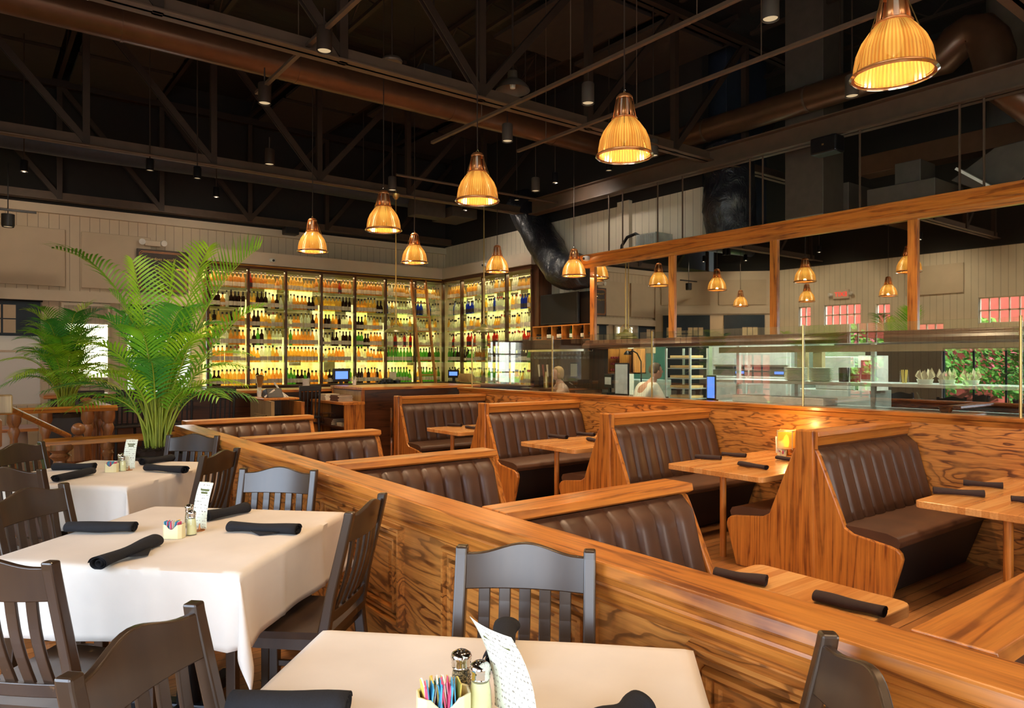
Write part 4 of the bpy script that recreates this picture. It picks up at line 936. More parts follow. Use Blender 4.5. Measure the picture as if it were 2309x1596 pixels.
# slotted struts along the room
for (x, y_a, y_b, z, l_) in [(5.45, .3, 7.05, 4.10, 'thin slotted strut under the trusses, ending left of the second largest lamp'), (4.45, .2, 7.45, 4.12, 'upper thin slotted strut that carries two can lights'), (2.4, .2, 7.6, 4.3, 'thin slotted strut high on the left carrying dark can lights')]:
    b = MB(); b.box(x-.02, x+.02, y_a, y_b, z, z+.03)
    y = y_a+.4
    while y < y_b: b.tube([(x, y, z+.02), (x, y, 6.2)], .005, 6); y += 1.45
    tag(b.build('ceiling_strut', 'beam_brown'), l_, 'strut')
# cans
def can(x, y, z, label, mat='steel_brown', s=1.0, tilt=0, top=5.2):
    t = thing('can_light', label, 'spotlight', (x, y, z), 0)
    MB().lathe([(.062*s, 0), (.062*s, .19*s), (.055*s, .20*s), (.01, .20*s)], n=20, caps=False).build('housing', mat, t, local=True, smooth=True)
    MB().lathe([(.052*s, .012), (.001, .012)], n=20, caps=False).build('lens', 'can_lens', t, local=True)
    MB().tube([(0, 0, .2*s), (0, 0, top-z)], .008, 6).build('stem', 'steel_brown', t, local=True)
for (x, y), l_ in zip(CANS, ['brown can light cut by the top edge, left of the largest lamp', 'brown can light on the strut left of the second largest lamp', 'brown can light just below the left end of the upper strut', 'dark can light in the upper left, highest of the three there',
     'dark can light in the upper left below the long brown duct', 'can light above the picture over the nearer low booths', 'can light overhead near the viewer', 'can light above the right edge booths', 'can light over the screen wall above the lantern table',
     'can light over the screen wall near the third booth', 'can light over the far right booth', 'can light over the far left booth', 'can light over the far end of the screen wall']):
    can(x, y, 4.13, l_, 'duct_grey' if x > 4.5 else 'steel_brown', 1.05, top=4.5 if x < 5.2 else 6.6)
for (x, y, z, l_) in [(.6, 12.2, 4.17, 'small black can with a yellow lens at the far left ceiling'), (3.2, 12.2, 4.17, 'small can washing the back wall right of the large palm'), (7.4, 8.6, 4.32, 'added can in front of the long beam left end, washing the cream wall'), (7.4, 11.2, 4.32, 'added can near the corner of the bottle shelves washing the cream wall'),
        (-.6, 7.2, 4.22, 'added unseen wall-wash can over the rail landing at the left'), (-.6, 9.6, 4.22, 'added unseen wall-wash can over the left aisle'), (-.4, 11.6, 4.22, 'added unseen wall-wash can near the angled bay'), (-.6, 4.4, 4.22, 'added unseen wall-wash can near the garden window'), (7.4, 9.6, 4.22, 'added can brightening the television corner'), (7.3, 7.3, 4.22, 'added can brightening the two servers behind the glass')]: can(x, y, z, l_, 'black_metal', .8, top=6.6)  # most of these fixtures are added to house the fill and wash spots
can(1.1, 1.0, 4.03, 'can light above the nearest white table', top=6.6); can(.8, 3.6, 4.03, 'can light above the middle white table', top=6.6)
for px, py, w, l_ in [(338, 385, 9.5, 'small double cylinder light under the middle truss at the left'), (445, 403, 9.6, 'small tilted silver can on the blue duct'), (1336, 510, 13.2, 'small black can light beside the bent black duct')]:
    x, y, z = atW(px, py, w); can(x, y, z, l_, 'black_metal', .8, top=6.6)
x, y, z = atW(18, 512, 10.5); t = thing('track_light', 'small black track light hanging in front of the cream wall at the left edge', 'spotlight', (x, y, z))
MB().lathe([(.075, 0), (.085, .03), (.085, .19), (.01, .2)], n=18, caps=False).build('housing', 'black_metal', t, local=True, smooth=True)
MB().lathe([(.06, .01), (.001, .01)], n=18, caps=False).build('lens', 'can_lens', t, local=True)
b = MB(); b.box(-.35, .35, -.02, .02, .24, .27); b.tube([(0, 0, .19), (0, 0, 4.4-z)], .008, 6); b.build('track', 'black_metal', t, local=True)
# dome lamp, disc speaker
x, y, z = atW(1156, 205, 8.2); t = thing('dome_lamp', 'unlit grey dome lamp hanging above the round duct at the top centre', 'lamp', (x, y, z))
MB().lathe([(.20, 0), (.19, .03), (.13, .10), (.06, .14), (.055, .22), (.02, .25)], n=28, caps=False).build('reflector', 'duct_grey', t, local=True, smooth=True)
MB().lathe([(.001, .02), (.03, .03), (.035, .07), (.02, .12)], n=14, caps=False).build('light_bulb', 'white_ceramic', t, local=True, smooth=True)
MB().tube([(0, 0, .24), (0, 0, 6.2-z)], .012, 8).build('rod', 'steel_brown', t, local=True)
x, y, z = atW(884, 142, 8.0); t = thing('disc_diffuser', 'pale round ceiling disc above the round duct, left of the dome lamp', 'diffuser', (x, y, z))
MB().lathe([(.001, -.01), (.11, 0), (.12, .02), (.10, .05)], n=28, caps=False).build('disc', 'duct_grey', t, local=True, smooth=True)
MB().tube([(0, 0, .02), (0, 0, 6.1-z)], .01, 6).build('rod', 'steel_brown', t, local=True)
x, y, z = atW(978, 195, 8.3); t = thing('ceiling_speaker', 'dark wedge speaker hanging beside the round duct at the top centre', 'speaker', (x, y, z))
MB().prism([(-.10, 0), (.10, .05), (.08, .20), (-.10, .20)], 0, -.19, .19).build('cabinet', 'black_paint', t, local=True, bevel=.01)
MB().tube([(0, 0, .15), (0, 0, 6.1-z)], .01, 6).build('bracket', 'steel_brown', t, local=True)
# round ducts
def arc(c, r, a0, a1, n, f): return [f(c, r, a0+(a1-a0)*i/n) for i in range(n+1)]
t = thing('round_duct', 'long round brown duct crossing the ceiling from the upper left, turning right behind a lamp', 'duct', (4, 8.1, 4.75))
r = .17; zc = 4.72+r
pts = [(-2.1, 8.1, zc), (7.9, 8.1, zc)]+[(7.9+.75*sin(a), 7.35+.75*cos(a), zc) for a in [pi/2*k/6 for k in range(1, 7)]]+[(8.65, 3.55, zc)]
MB().tube(pts, r, 28).build('pipe', 'duct_brown', t, smooth=True)
pts = [(8.65, 3.6, zc+.02)]+[(8.65+.0*k, 3.4-.5*sin(a), zc+.25*sin(a*2)-.4*(1-cos(a))) for k, a in enumerate([pi/2*q/6 for q in range(7)])]+[(8.75, 2.55, 4.1), (8.9, 2.3, 3.95)]
MB().tube(pts, .205, 28).build('elbow', 'duct_brown', t, smooth=True)
for x in (-.3, 1.2, 3.0, 5.1, 6.9): MB().tube([(x, 8.1, zc), (x+.03, 8.1, zc)], r+.006, 28).build('seam_band', 'duct_brown', t, smooth=30)
for y in (6.6, 5.0, 3.9): MB().tube([(8.65, y, zc), (8.65, y+.03, zc)], r+.006, 28).build('seam_band', 'beam_brown', t, smooth=30)
for x in (.8, 3.6, 6.4): MB().tube([(x, 8.1, zc+r), (x, 8.1, 6.6)], .01, 6).build('hanger', 'steel_brown', t)
MB().tube([(8.65, 4.6, zc+r), (8.65, 4.6, 6.6)], .01, 6).build('hanger', 'steel_brown', t)
t = thing('insulated_duct', 'bluish wrapped round duct running under the far truss above the cream wall', 'duct', (4, 12.6, 4.5))
MB().tube([(-2.1, 12.6, 4.75), (1.5, 12.6, 4.72), (4, 12.6, 4.76), (6.5, 12.6, 4.73), (8.3, 12.5, 4.7)], .17, 20).build('pipe', 'duct_blue', t, smooth=True)
b = MB(); b.box(6.9, 7.6, 12.2, 12.5, 4.35, 4.75); b.box(7.7, 8.3, 12.1, 12.9, 4.4, 4.6); b.build('fan_unit', 'duct_grey', t, bevel=.01)
for x in (0, 3, 6): MB().tube([(x, 12.6, 4.9), (x, 12.6, 6.6)], .01, 6).build('hanger', 'steel_brown', t)
tag(MB().tube([(5.0, 9.4, 4.24), (8.15, 9.4, 4.24)], .02, 8).build('conduit_pipe', 'beam_brown', smooth=True), 'short thin pipe that carries the right-hand green bar pendant', 'pipe')
tag(MB().tube([(-2.1, 10.35, 4.2), (8, 10.35, 4.2)], .018, 8).build('conduit_pipe', 'beam_brown', smooth=True), 'thin pipe strapped along the underside of the middle truss', 'pipe')
# flexible black ducts
def flex(pts, r, label, tail=None):
    P = [Vector(p) for p in pts]; out = []
    for i in range(len(P)-1):
        p0 = P[max(0, i-1)]; p1 = P[i]; p2 = P[i+1]; p3 = P[min(len(P)-1, i+2)]
        for k in range(10):
            u = k/10; out.append(.5*((2*p1)+(-p0+p2)*u+(2*p0-5*p1+4*p2-p3)*u*u+(-p0+3*p1-3*p2+p3)*u**3))
    out.append(P[-1]); rs = [r*(1+.03*sin(i*.45)) for i in range(len(out))]; rs[-1] *= .75
    mb = MB().tube(out, rs, 32); rr = random.Random(2)
    from mathutils import noise as NZ
    for i, v in enumerate(mb.v):
        c = out[min(len(out)-1, i//32)]; d = (Vector(v)-c); n_ = NZ.fractal(Vector(v)*3.1, .7, 2.1, 3)+.6*abs(NZ.noise(Vector((v[0]*6, v[1]*6, v[2]*14)))); mb.v[i] = tuple(c+d*(1+.085*n_))
    o = mb.build('flexible_duct', 'flex_black', smooth=120); return tag(o, label, 'duct')
flex([(8.54, 10.95, 4.6), (8.54, 10.5, 4.0), (8.53, 10.06, 3.46), (8.5, 9.7, 3.14), (8.5, 9.35, 3.04), (8.52, 9.12, 3.08)], .31, 'fat crinkled black duct curving down past the bottle shelves to the television')
flex([(8.95, 6.5, 4.6), (8.9, 6.42, 4.2), (8.85, 6.38, 3.75), (8.9, 6.35, 3.35), (8.95, 6.3, 3.12)], .36, 'thick vertical crinkled black duct behind the mirror frame')
# boxy kitchen ductwork behind the frame
b = MB(); b.box(8.88, 9.4, 4.95, 5.5, 3.42, 6.5); b.box(9.4, 10.4, 4.88, 5.3, 3.42, 3.9)
tag(b.build('box_duct', 'duct_grey', bevel=.008), 'large grey square duct dropping behind the speaker', 'duct')
b = MB(); b.box(8.8, 9.6, 3.56, 4.34, 3.27, 3.60); b.box(9.0, 9.4, 3.8, 4.1, 3.6, 3.9)
tag(b.build('box_duct', 'duct_grey', bevel=.008), 'low grey box duct just above the mirror frame at the right', 'duct')
b = MB(); b.prism([(3.55, 3.62), (3.0, 3.3), (2.7, 3.65), (2.62, 3.93), (3.1, 3.90)], 0, 9.2, 9.7)
tag(b.build('hood_transition', 'duct_grey', bevel=.01), 'slanted grey hood transition piece near the upper right edge', 'hood')
b = MB(); b.beam((9.1, 3.42, 3.70), (9.1, 3.02, 3.38), .03, .22, up=(1, 0, 0)); tag(b.build('tag_board', 'white_plastic'), 'tilted white board fixed on the slanted hood piece', 'board')
tag(MB().box(9.4, 9.7, 2.4, 4.75, 3.95, 4.2).build('box_duct', 'duct_brown', bevel=.008), 'long shallow brown duct running behind the hanger rods at the right', 'duct')
tag(MB().tube([(10.1, 3.2, 3.0), (10.1, 3.2, 6.6)], .28, 28).build('riser_duct', 'duct_grey', smooth=True), 'tall round vertical duct at the upper right edge', 'duct')
tag(MB().box(9.5, 10.6, 6.9, 7.9, 3.2, 6.6).build('exhaust_hood', 'duct_blue', bevel=.01), 'dark square hood behind the vertical crinkled duct', 'hood')
t = thing('wall_speaker', 'small dark speaker hung under the long steel beam', 'speaker', (8.02, 4.42, 3.92))
b = MB(); b.prism([(-.16, 0), (.16, 0), (.16, .20), (-.16, .20)], 0, -.10, .10); b.build('cabinet', 'black_metal', t, local=True, bevel=.02)
MB().box(-.104, -.100, -.012, .012, .09, .11).build('badge', 'brass', t, local=True); MB().tube([(.05, 0, .19), (.12, 0, .26)], .015, 6).build('bracket', 'black_metal', t, local=True)

# ================================================================== MIRROR FRAME OVER THE PASS
XM = 8.2; ym0, ym1 = 1.72, 8.62
t = thing('mirror_frame', 'long oak framed mirror hung from the beam over the kitchen pass', 'mirror', (XM, 5.2, 1.7))
MB().box(XM+.03, XM+.06, ym0, ym1, 1.78, 3.1).build('backboard', 'oak_y', t)
PM = [8.57, 6.90, 5.23, 3.54, 1.80]
for a, c in zip(PM, PM[1:]): MB().box(XM+.012, XM+.02, c+.05, a-.05, 1.83, 3.035).build('mirror_glass', 'mirror', t)['label'] = 'clear mirror pane reflecting the dining room'
for y in PM: MB().box(XM-.02, XM+.03, y-.052, y+.052, 1.80, 3.06).build('post', 'oak_z', t, bevel=.004)
b = MB(); b.prism([(XM-.03, 3.035), (XM-.035, 3.10), (XM-.06, 3.115), (XM-.06, 3.13), (XM-.11, 3.19), (XM-.15, 3.215), (XM-.15, 3.235), (XM+.06, 3.235), (XM+.06, 3.035)], 1, ym0-.1, ym1+.15); b.build('crown', 'oak_y', t, bevel=.004)
b = MB(); b.prism([(XM-.03, 1.83), (XM-.05, 1.82), (XM-.06, 1.79), (XM-.10, 1.775), (XM-.12, 1.745), (XM-.12, 1.70), (XM+.30, 1.70), (XM+.30, 1.83)], 1, ym0-.1, ym1+.08); b.build('lower_rail', 'walnut_y', t, bevel=.004)
for px in (1372, 1403, 1482, 1538, 1690, 1719, 1938, 2163, 2218):
    yy = atX(px, 400, 8.12)[0]; MB().tube([(8.13, yy, 3.23), (8.13, yy, 4.15)], .012, 6).build('hanger_rod', 'beam_brown', t)
def dome_camera(x, y, z, label, d=(-1, 0)):
    t = thing('security_camera', label, 'camera', (x, y, z), atan2(d[1], d[0]), 'small white dome cameras')
    MB().lathe([(.02, .04), (.055, .03), (.062, 0), (.055, -.03), (.02, -.045)], n=20).build('housing', 'white_plastic', t, local=True, smooth=True)
    b = MB(); b.tube([(.03, 0, -.005), (.062, 0, -.01)], [.03, .022], 14); b.build('lens', 'black_paint', t, local=True, smooth=True)
dome_camera(8.03, 8.55, 3.17, 'white dome camera on the left end of the mirror crown')
dome_camera(4.62, 13.68, 3.42, 'white dome camera above the bottle shelves beside the palm', (0, -1))
dome_camera(8.42, 12.0, 3.46, 'white dome camera on the cream fascia right of the shelf corner')
b = MB(); b.box(8.35, 8.75, 7.35, 7.75, 3.25, 3.47); 
for k in range(9): b.box(8.34, 8.35, 7.36+.043*k, 7.385+.043*k, 3.27, 3.45)
t = thing('condenser_unit', 'small grey condenser unit on top of the mirror frame', 'unit', (8.5, 7.55, 3.235)); b.build('casing', 'steel', t)
pts = [(8.5, 7.8, 3.42)]+[(8.5, 8.05+.2*cos(a), 3.42+.13*sin(a)) for a in [pi*k/8 for k in range(9)]]+[(8.5, 8.27, 3.24)]
MB().tube([(8.5, 7.75, 3.45), (8.5, 7.9, 3.53), (8.5, 8.08, 3.5), (8.5, 8.2, 3.38), (8.5, 8.22, 3.24)], .025, 10).build('hose', 'black_metal', t, smooth=True)
b = MB(); b.box(8.27, 8.9, 7.0, 8.5, 3.2, 3.235); tag(b.build('frame_shelf', 'walnut_y'), 'narrow board behind the mirror crown that holds the condenser', 'shelf')

# ================================================================== BOTTLE WALL
SH = [1.10, 1.46, 1.79, 2.13, 2.50, 2.87]; HZ = 3.24
YB, XB = 13.8, 8.54
xd = [3.47, 4.2, 4.92, 5.65, 6.38, 7.09, 7.81, 8.54]; yd = [13.8, 13.06, 12.25, 11.42, 10.60]
t = thing('bottle_cabinet', 'lit walnut bottle cabinet covering the far wall', 'cabinet', (5.6, YB+.2, FL))
MB().box(3.42, 8.9, YB+.0, YB+.45, FL, .97).build('base', 'walnut_x', t)
MB().box(3.42, 8.6, YB-.12, YB+.45, .97, 1.02).build('counter', 'walnut_x', t, bevel=.01)
MB().box(3.42, 8.6, YB-.06, YB+.45, HZ, HZ+.08).build('header', 'walnut_x', t, bevel=.01)
MB().prism([(YB-.10, HZ+.08), (YB-.10, HZ+.32), (YB+.45, HZ+.32), (YB+.45, HZ+.08)], 0, 3.42, 8.44).build('fascia', 'cream_paint', t)
for x in xd: MB().box(x-.022, x+.022, YB-.02, YB+.05, 1.02, HZ).build('divider', 'walnut_z', t)
for a, c in zip(xd, xd[1:]): MB().box(a, c, YB+.36, YB+.38, 1.02, HZ).build('backlit_panel', 'backlit_panel', t)
for z in SH[1:]:
    for a, c in zip(xd, xd[1:]): MB().box(a+.024, c-.024, YB, YB+.35, z-.012, z).build('glass_shelf', 'shelf_glass', t)
MB().box(3.5, 8.5, YB+.30, YB+.33, 1.025, 1.045).build('light_strip', 'strip', t)
t2 = thing('bottle_cabinet', 'lit walnut bottle cabinet on the right of the corner, behind the ladder', 'cabinet', (XB+.2, 12.2, FL))
MB().box(XB, 8.88, 10.55, 13.79, FL, .97).build('base', 'walnut_y', t2)
MB().box(XB-.12, 8.88, 10.55, 13.66, .97, 1.02).build('counter', 'walnut_y', t2, bevel=.01)
MB().box(XB-.06, 8.88, 10.55, 13.68, HZ, HZ+.08).build('header', 'walnut_y', t2, bevel=.01)
MB().box(XB-.10, 8.88, 10.5, 13.69, HZ+.08, HZ+.32).build('fascia', 'cream_paint', t2)
for y in yd[1:]: MB().box(XB-.02, XB+.05, y-.022, y+.022, 1.02, HZ).build('divider', 'walnut_z', t2)
for a, c in zip(yd, yd[1:]):
    o = MB(); o.box(0, a-c, -.01, .01, 1.02, HZ); q = o.build('backlit_panel', 'backlit_panel', t2, local=True); q.location = (8.85-(XB+.2), c-12.2, -FL); q.rotation_euler = (0, 0, pi/2)
for z in SH[1:]:
    for a, c in zip(yd, yd[1:]): MB().box(XB, 8.82, c+.024, a-.024, z-.012, z).build('glass_shelf', 'shelf_glass', t2)
MB().box(XB+.02, 8.88, 10.42, 10.56, FL, HZ+.1).build('end_panel', 'walnut_z', t2)
for (x0_, x1_, y_, lx, ly) in [(3, 8.4, YB+.12, 5.4, .1)]: area_light('shelf_glow', (5.7, YB+.1, HZ-.02), (5.7, YB+.1, 0), 5.4, .12, 26, (1, .72, .35))
area_light('shelf_glow', (XB+.12, 12.1, HZ-.02), (XB+.12, 12.1, 0), .12, 3.0, 16, (1, .8, .4))
for z in SH[1:]:
    area_light('shelf_glow', (5.7, YB+.22, z-.02), (5.7, YB+.22, 0), 5.4, .05, 6, (.95, .95, .45)); area_light('shelf_glow', (XB+.2, 12.1, z-.02), (XB+.2, 12.1, 0), .05, 3.0, 4, (.95, .95, .45))
# bottle shapes
shapes = [
    [(.034, 0), (.037, .01), (.037, .16), (.030, .19), (.014, .215), (.013, .27), (.016, .275), (.015, .30)],
    [(.038, 0), (.040, .01), (.040, .13), (.036, .15), (.015, .18), (.014, .235), (.018, .24), (.017, .265)],
    [(.030, 0), (.032, .01), (.032, .175), (.026, .20), (.013, .22), (.012, .262), (.014, .27), (.013, .285)],
    [(.044, 0), (.046, .01), (.044, .10), (.030, .15), (.015, .17), (.014, .22), (.019, .225), (.018, .25)],
    [(.036, 0), (.036, .18), (.030, .20), (.013, .215), (.012, .25), (.015, .255), (.014, .28)]]
def bottle_mb(sh, n=12):
    p = [(r*1.06, z*1.10) for r, z in shapes[sh]]; b = MB(); b.cur = 0; b.lathe([(.001, 0)]+p[:-2], n=n, caps=False)
    b.cur = 2; b.lathe([(.001, p[-2][1]-.012)]+[(p[-2][0]+.001, p[-2][1]-.012), p[-1], (.001, p[-1][1])], n=n, caps=False)
    b.cur = 1; r = p[1][0]+.001; zz = p[2][1] if sh != 4 else .17; b.lathe([(r, .035), (r, min(.115, zz*.8))], n=n, caps=False); return b
kinds = []
for ci, (cn, c) in enumerate(BOT):
    for sh in range(5): kinds.append((cn, sh))
pos = []
rb = random.Random(11)
rowcol = [['gold', 'amber', 'amber', 'green', 'dark'], ['clear', 'gold', 'amber', 'clear'], ['clear', 'dark', 'green', 'clear', 'amber'], ['dark', 'amber', 'clear', 'gold'], ['amber', 'gold', 'dark', 'amber', 'clear'], ['amber', 'gold', 'gold', 'amber', 'red']]
rowright = [['clear', 'gold', 'green'], ['dark', 'green', 'dark'], ['clear', 'clear', 'red'], ['clear', 'gold', 'clear'], ['clear', 'blue', 'clear', 'gold'], ['gold', 'clear', 'gold']]
for ri, z in enumerate(SH):
    zz = z if ri else 1.02
    for bi, (a, c) in enumerate(zip(xd, xd[1:])):
        n = 9; cols = rowcol[ri] if bi < 5 else rowright[ri]
        base_c = rb.choice(cols); bs = rb.randrange(5)
        for k in range(n):
            if rb.random() < .6: base_c = rb.choice(cols); bs = rb.randrange(5)
            pos.append((a+.065+(c-a-.13)*k/(n-1), YB+.10+rb.uniform(0, .04), zz, base_c, bs, ri, 'b', bi))
    for bi, (c, a) in enumerate(zip(yd, yd[1:])):
        n = 10; cols = rowright[ri]; base_c = rb.choice(cols); bs = rb.randrange(5)
        for k in range(n):
            if rb.random() < .6: base_c = rb.choice(cols); bs = rb.randrange(5)
            if ri == 4 and bi == 3 and 2 < k < 6: base_c = 'blue'; bs = 4
            pos.append((XB+.10+rb.uniform(0, .04), a+.06+(c-a-.12)*k/(n-1), zz, base_c, bs, ri, 'r', bi))
def vis(p):
    u = p[0]*CY-p[1]*SY; w = p[0]*SY+p[1]*CY; return w
pos.sort(key=vis)
rown = ['bottom', 'second', 'third', 'fourth', 'fifth', 'top']; cn2 = {'amber': 'amber', 'gold': 'golden', 'clear': 'clear', 'green': 'green', 'dark': 'dark brown', 'blue': 'cobalt blue', 'red': 'red'}
meshes = {}; stuff = MB(); stuffm = {}
lab_c = {'amber': 'label_cream', 'gold': 'label_cream', 'clear': 'label_cream', 'green': 'label_cream', 'dark': 'label_cream', 'blue': 'label_dark', 'red': 'label_dark'}
matlist = []; 
for i, (x, y, z, c, sh, ri, side, bi) in enumerate(pos):
    if i < 300:
        if (c, sh) not in meshes:
            o = bottle_mb(sh).build('bottle', ['bottle_'+c, lab_c[c], 'cap_red' if sh in (1, 4) and c == 'clear' else 'cap_dark'], None, local=True, smooth=True, loc=(0, 0, 0)); meshes[(c, sh)] = o
        else: o = meshes[(c, sh)].copy(); COL.objects.link(o)
        o.location = (x, y, z+.001)
        if side == 'r': lb = '%s glass bottle, %s shelf from below, %s bay right of the corner' % (cn2[c], rown[ri], ['first', 'second', 'third', 'last'][bi])
        else: lb = '%s glass bottle, %s shelf from below, far wall bay %s' % (cn2[c], rown[ri], ['nearest the palm', 'second from the palm', 'third from the palm', 'left of the middle', 'right of the middle', 'left of the ladder', 'behind the ladder'][bi])
        tag(o, lb, 'bottle', '%s bottles, %s shelf, %s bay %d' % (cn2[c], rown[ri], 'corner' if side == 'r' else 'far wall', bi+1))
    else:
        names_ = ['bottle_'+c, lab_c[c], 'cap_dark']; src = bottle_mb(sh, 9); i0 = len(stuff.v)
        stuff.v += [(p[0]+x, p[1]+y, p[2]+z+.001) for p in src.v]; stuff.f += [tuple(k+i0 for k in f) for f in src.f]
        for m_ in names_:
            if m_ not in matlist: matlist.append(m_)
        stuff.mi += [matlist.index(names_[k]) for k in src.mi]
tag(stuff.build('shelf_bottles', matlist, smooth=True), 'remaining crowd of liquor bottles on the lit shelves of the far wall', 'bottles', kind='stuff')
# ladder
t = thing('library_ladder', 'tall wooden library ladder leaning on the bottle shelves', 'ladder', (7.85, 13.3, FL))
pa, pb = Vector((7.68, 13.76, HZ+.02)), Vector((7.72, 13.15, FL)); off = Vector((.36, 0, 0))
MB().beam(pa, pb, .035, .07, up=(0, 1, 0)).build('side_rail', 'oak_z', t); MB().beam(pa+off, pb+off, .035, .07, up=(0, 1, 0)).build('side_rail', 'oak_z', t)
for k in range(11):
    p = pa.lerp(pb, (k+.6)/11); MB().box(p.x, p.x+.36, p.y-.03, p.y+.03, p.z-.012, p.z+.012).build('rung', 'oak_x', t)
MB().tube([(3.5, 13.66, HZ+.05), (8.4, 13.66, HZ+.05)], .014, 8).build('guide_rail', 'brass', t, smooth=True)

# ================================================================== BAR, STATIONS
t = thing('bar_counter', 'long bar counter with a pale wood top below the bottle shelves', 'counter', (3.6, 12.1, FL))
MB().box(.9, 6.2, 12.0, 12.45, FL, .96).build('front', 'walnut_x', t); MB().box(.8, 6.3, 11.75, 12.5, .96, 1.01).build('counter_top', 'oak_x', t, bevel=.01)
MB().tube([(.9, 11.85, .0), (6.2, 11.85, .0)], .025, 10).build('foot_rail', 'brass', t, smooth=True)
t = thing('service_counter', 'tall oak and pale-panelled service counter between the bar and the booths', 'counter', (6, 11.3, FL))
MB().box(5.02, 7.2, 10.52, 11.7, FL, 1.02).build('body', 'walnut_x', t)
MB().box(4.99, 5.02, 10.56, 11.68, FL, 1.0).build('side_panel', 'paleply', t)
MB().box(4.96, 7.25, 10.46, 11.73, 1.02, 1.065).build('counter_top', 'oak_x', t, bevel=.008)
b = MB(); b.box(4.975, 5.02, 10.5, 10.54, FL, 1.02); b.box(4.975, 5.0, 11.66, 11.7, FL, 1.02); b.build('corner_trim', 'oak_z', t)
tag(MB().box(4.93, 4.955, 9.44, 9.46, FL, .8).build('metal_strip', 'chrome'), 'thin bright vertical strip beside the farthest booth post', 'strip')
# open shelf cabinet
t = thing('open_shelf_cabinet', 'low oak cabinet with open shelves of books and baskets', 'cabinet', (4.8, 11.2, FL))
MB().box(4.64, 4.97, 10.40, 10.44, FL, .80).build('end_panel', 'oak_z', t); MB().box(4.64, 4.97, 11.68, 11.72, FL, .80).build('end_panel', 'oak_z', t)
MB().box(4.60, 4.97, 10.38, 11.74, .80, .84).build('top', 'oak_y', t, bevel=.004)
for z in (.02, .42): MB().box(4.64, 4.97, 10.44, 11.68, z, z+.03).build('shelf', 'walnut_y', t)
MB().box(4.955, 4.97, 10.44, 11.68, FL, .8).build('back_panel', 'walnut_z', t)
bk = 0
def book_pile(x, y, z, n, label, grp, w=.2, d=.27, mats=('book_brown', 'page')):
    z_ = z
    for k in range(n):
        th = .024; t = thing('menu_book', label, 'book', (x, y, z_), R.uniform(-.08, .08), grp)
        MB().box(-w/2, w/2, -d/2, d/2, .003, th-.003).build('pages', mats[1], t, local=True)
        b = MB(); b.box(-w/2-.004, w/2, -d/2-.004, d/2+.004, 0, .003); b.box(-w/2-.004, w/2, -d/2-.004, d/2+.004, th-.003, th); b.box(-w/2-.006, -w/2-.003, -d/2, d/2, 0, th)
        b.build('cover', mats[0], t, local=True); z_ += th
book_pile(4.78, 10.85, .841, 4, 'brown menu book in the stack on top of the open shelf cabinet', 'brown menu books on the cabinet top', .24, .34)
book_pile(4.78, 11.35, .841, 4, 'pale menu book in the stack at the far end of the cabinet top', 'pale menu books on the cabinet top', .24, .30, ('page', 'paper'))
book_pile(4.80, 10.72, .451, 2, 'pale book on the middle shelf nearest the cabinet end', 'pale books near the cabinet end', .22, .2, ('page', 'page'))
book_pile(4.80, 11.15, .451, 4, 'brown book piled in the middle of the open middle shelf', 'books in the middle of the shelf', .24, .34)
for i, (y, z) in enumerate([(11.52, .451), (11.4, .051)]):
    b = MB()
    for k in range(7): b.tube([(4.68, y-.15+.05*k, z), (4.68, y-.15+.05*k, z+.15)], .004, 5); b.tube([(4.90, y-.15+.05*k, z), (4.90, y-.15+.05*k, z+.15)], .004, 5)
    for zz in (.005, .08, .15): b.tube([(4.68, y-.15, z+zz), (4.68, y+.15, z+zz), (4.90, y+.15, z+zz), (4.90, y-.15, z+zz), (4.68, y-.15, z+zz)], .004, 5)
    tag(b.build('wire_basket', 'chrome'), 'silver wire basket on the %s shelf of the open cabinet' % ['middle', 'lower'][i], 'basket')
# host station
t = thing('host_station', 'small oak host station with a pale framed side and a dark drawer bay', 'cabinet', (3.72, 10.8, FL))
MB().box(3.47, 3.97, 10.34, 11.3, FL, .60).build('body', 'oak_z', t)
MB().box(3.47, 3.52, 10.34, 11.3, .60, .90).build('side_panel', 'paleply', t); MB().box(3.92, 3.97, 10.34, 11.3, .60, .88).build('side_panel', 'oak_z', t)
MB().box(3.52, 3.92, 11.2, 11.3, .60, .90).build('back_panel', 'walnut_z', t)
MB().box(3.45, 3.99, 10.60, 11.32, .90, .93).build('top', 'oak_y', t, bevel=.006)
MB().box(3.54, 3.90, 10.36, 10.9, .55, .66).build('drawer_tray', 'black_paint', t)
b = MB()
for q, m_ in ((.03, .03), (.06, .05)):
    b.box(3.47-m_+.015, 3.47, 10.5+q, 10.5+q+.02, .15, .72-q); b.box(3.47-m_+.015, 3.47, 11.1-q, 11.12-q, .15, .72-q); b.box(3.47-m_+.015, 3.47, 10.5+q, 11.12-q, .70-q, .72-q)
b.build('side_moulding', 'paleply', t)
t = thing('reading_glasses_stand', 'dark tangle of clipboards and stands on the host station top', 'stand', (3.7, 10.95, .93))
b = MB(); b.prism([(-.15, 0), (.15, 0), (.12, .10), (-.05, .14)], 0, -.12, .12); b.build('stand_body', 'black_paint', t, local=True, bevel=.01)
b = MB(); b.beam((.14, -.15, .0), (.05, .08, .22), .012, .025); b.beam((-.16, -.1, .01), (.0, -.08, .12), .02, .02); b.beam((.2, -.12, .0), (.1, .0, .10), .02, .02); b.build('clip_arm', 'white_plastic', t, local=True)
def straws(x, y, z, label, h=.14):
    t = thing('straw_cup', label, 'cup', (x, y, z))
    MB().lathe([(.001, .003), (.03, .003), (.038, .09), (.036, .09), (.028, .0)], n=16, caps=False).build('cup', 'white_plastic', t, local=True, smooth=True)
    for k in range(7):
        a = 2*pi*k/7; MB().tube([(.01*cos(a), .01*sin(a), .01), (.035*cos(a+.4), .035*sin(a+.4), h+.01*(k % 3))], .004, 6).build('straw', 'paper', t, local=True)
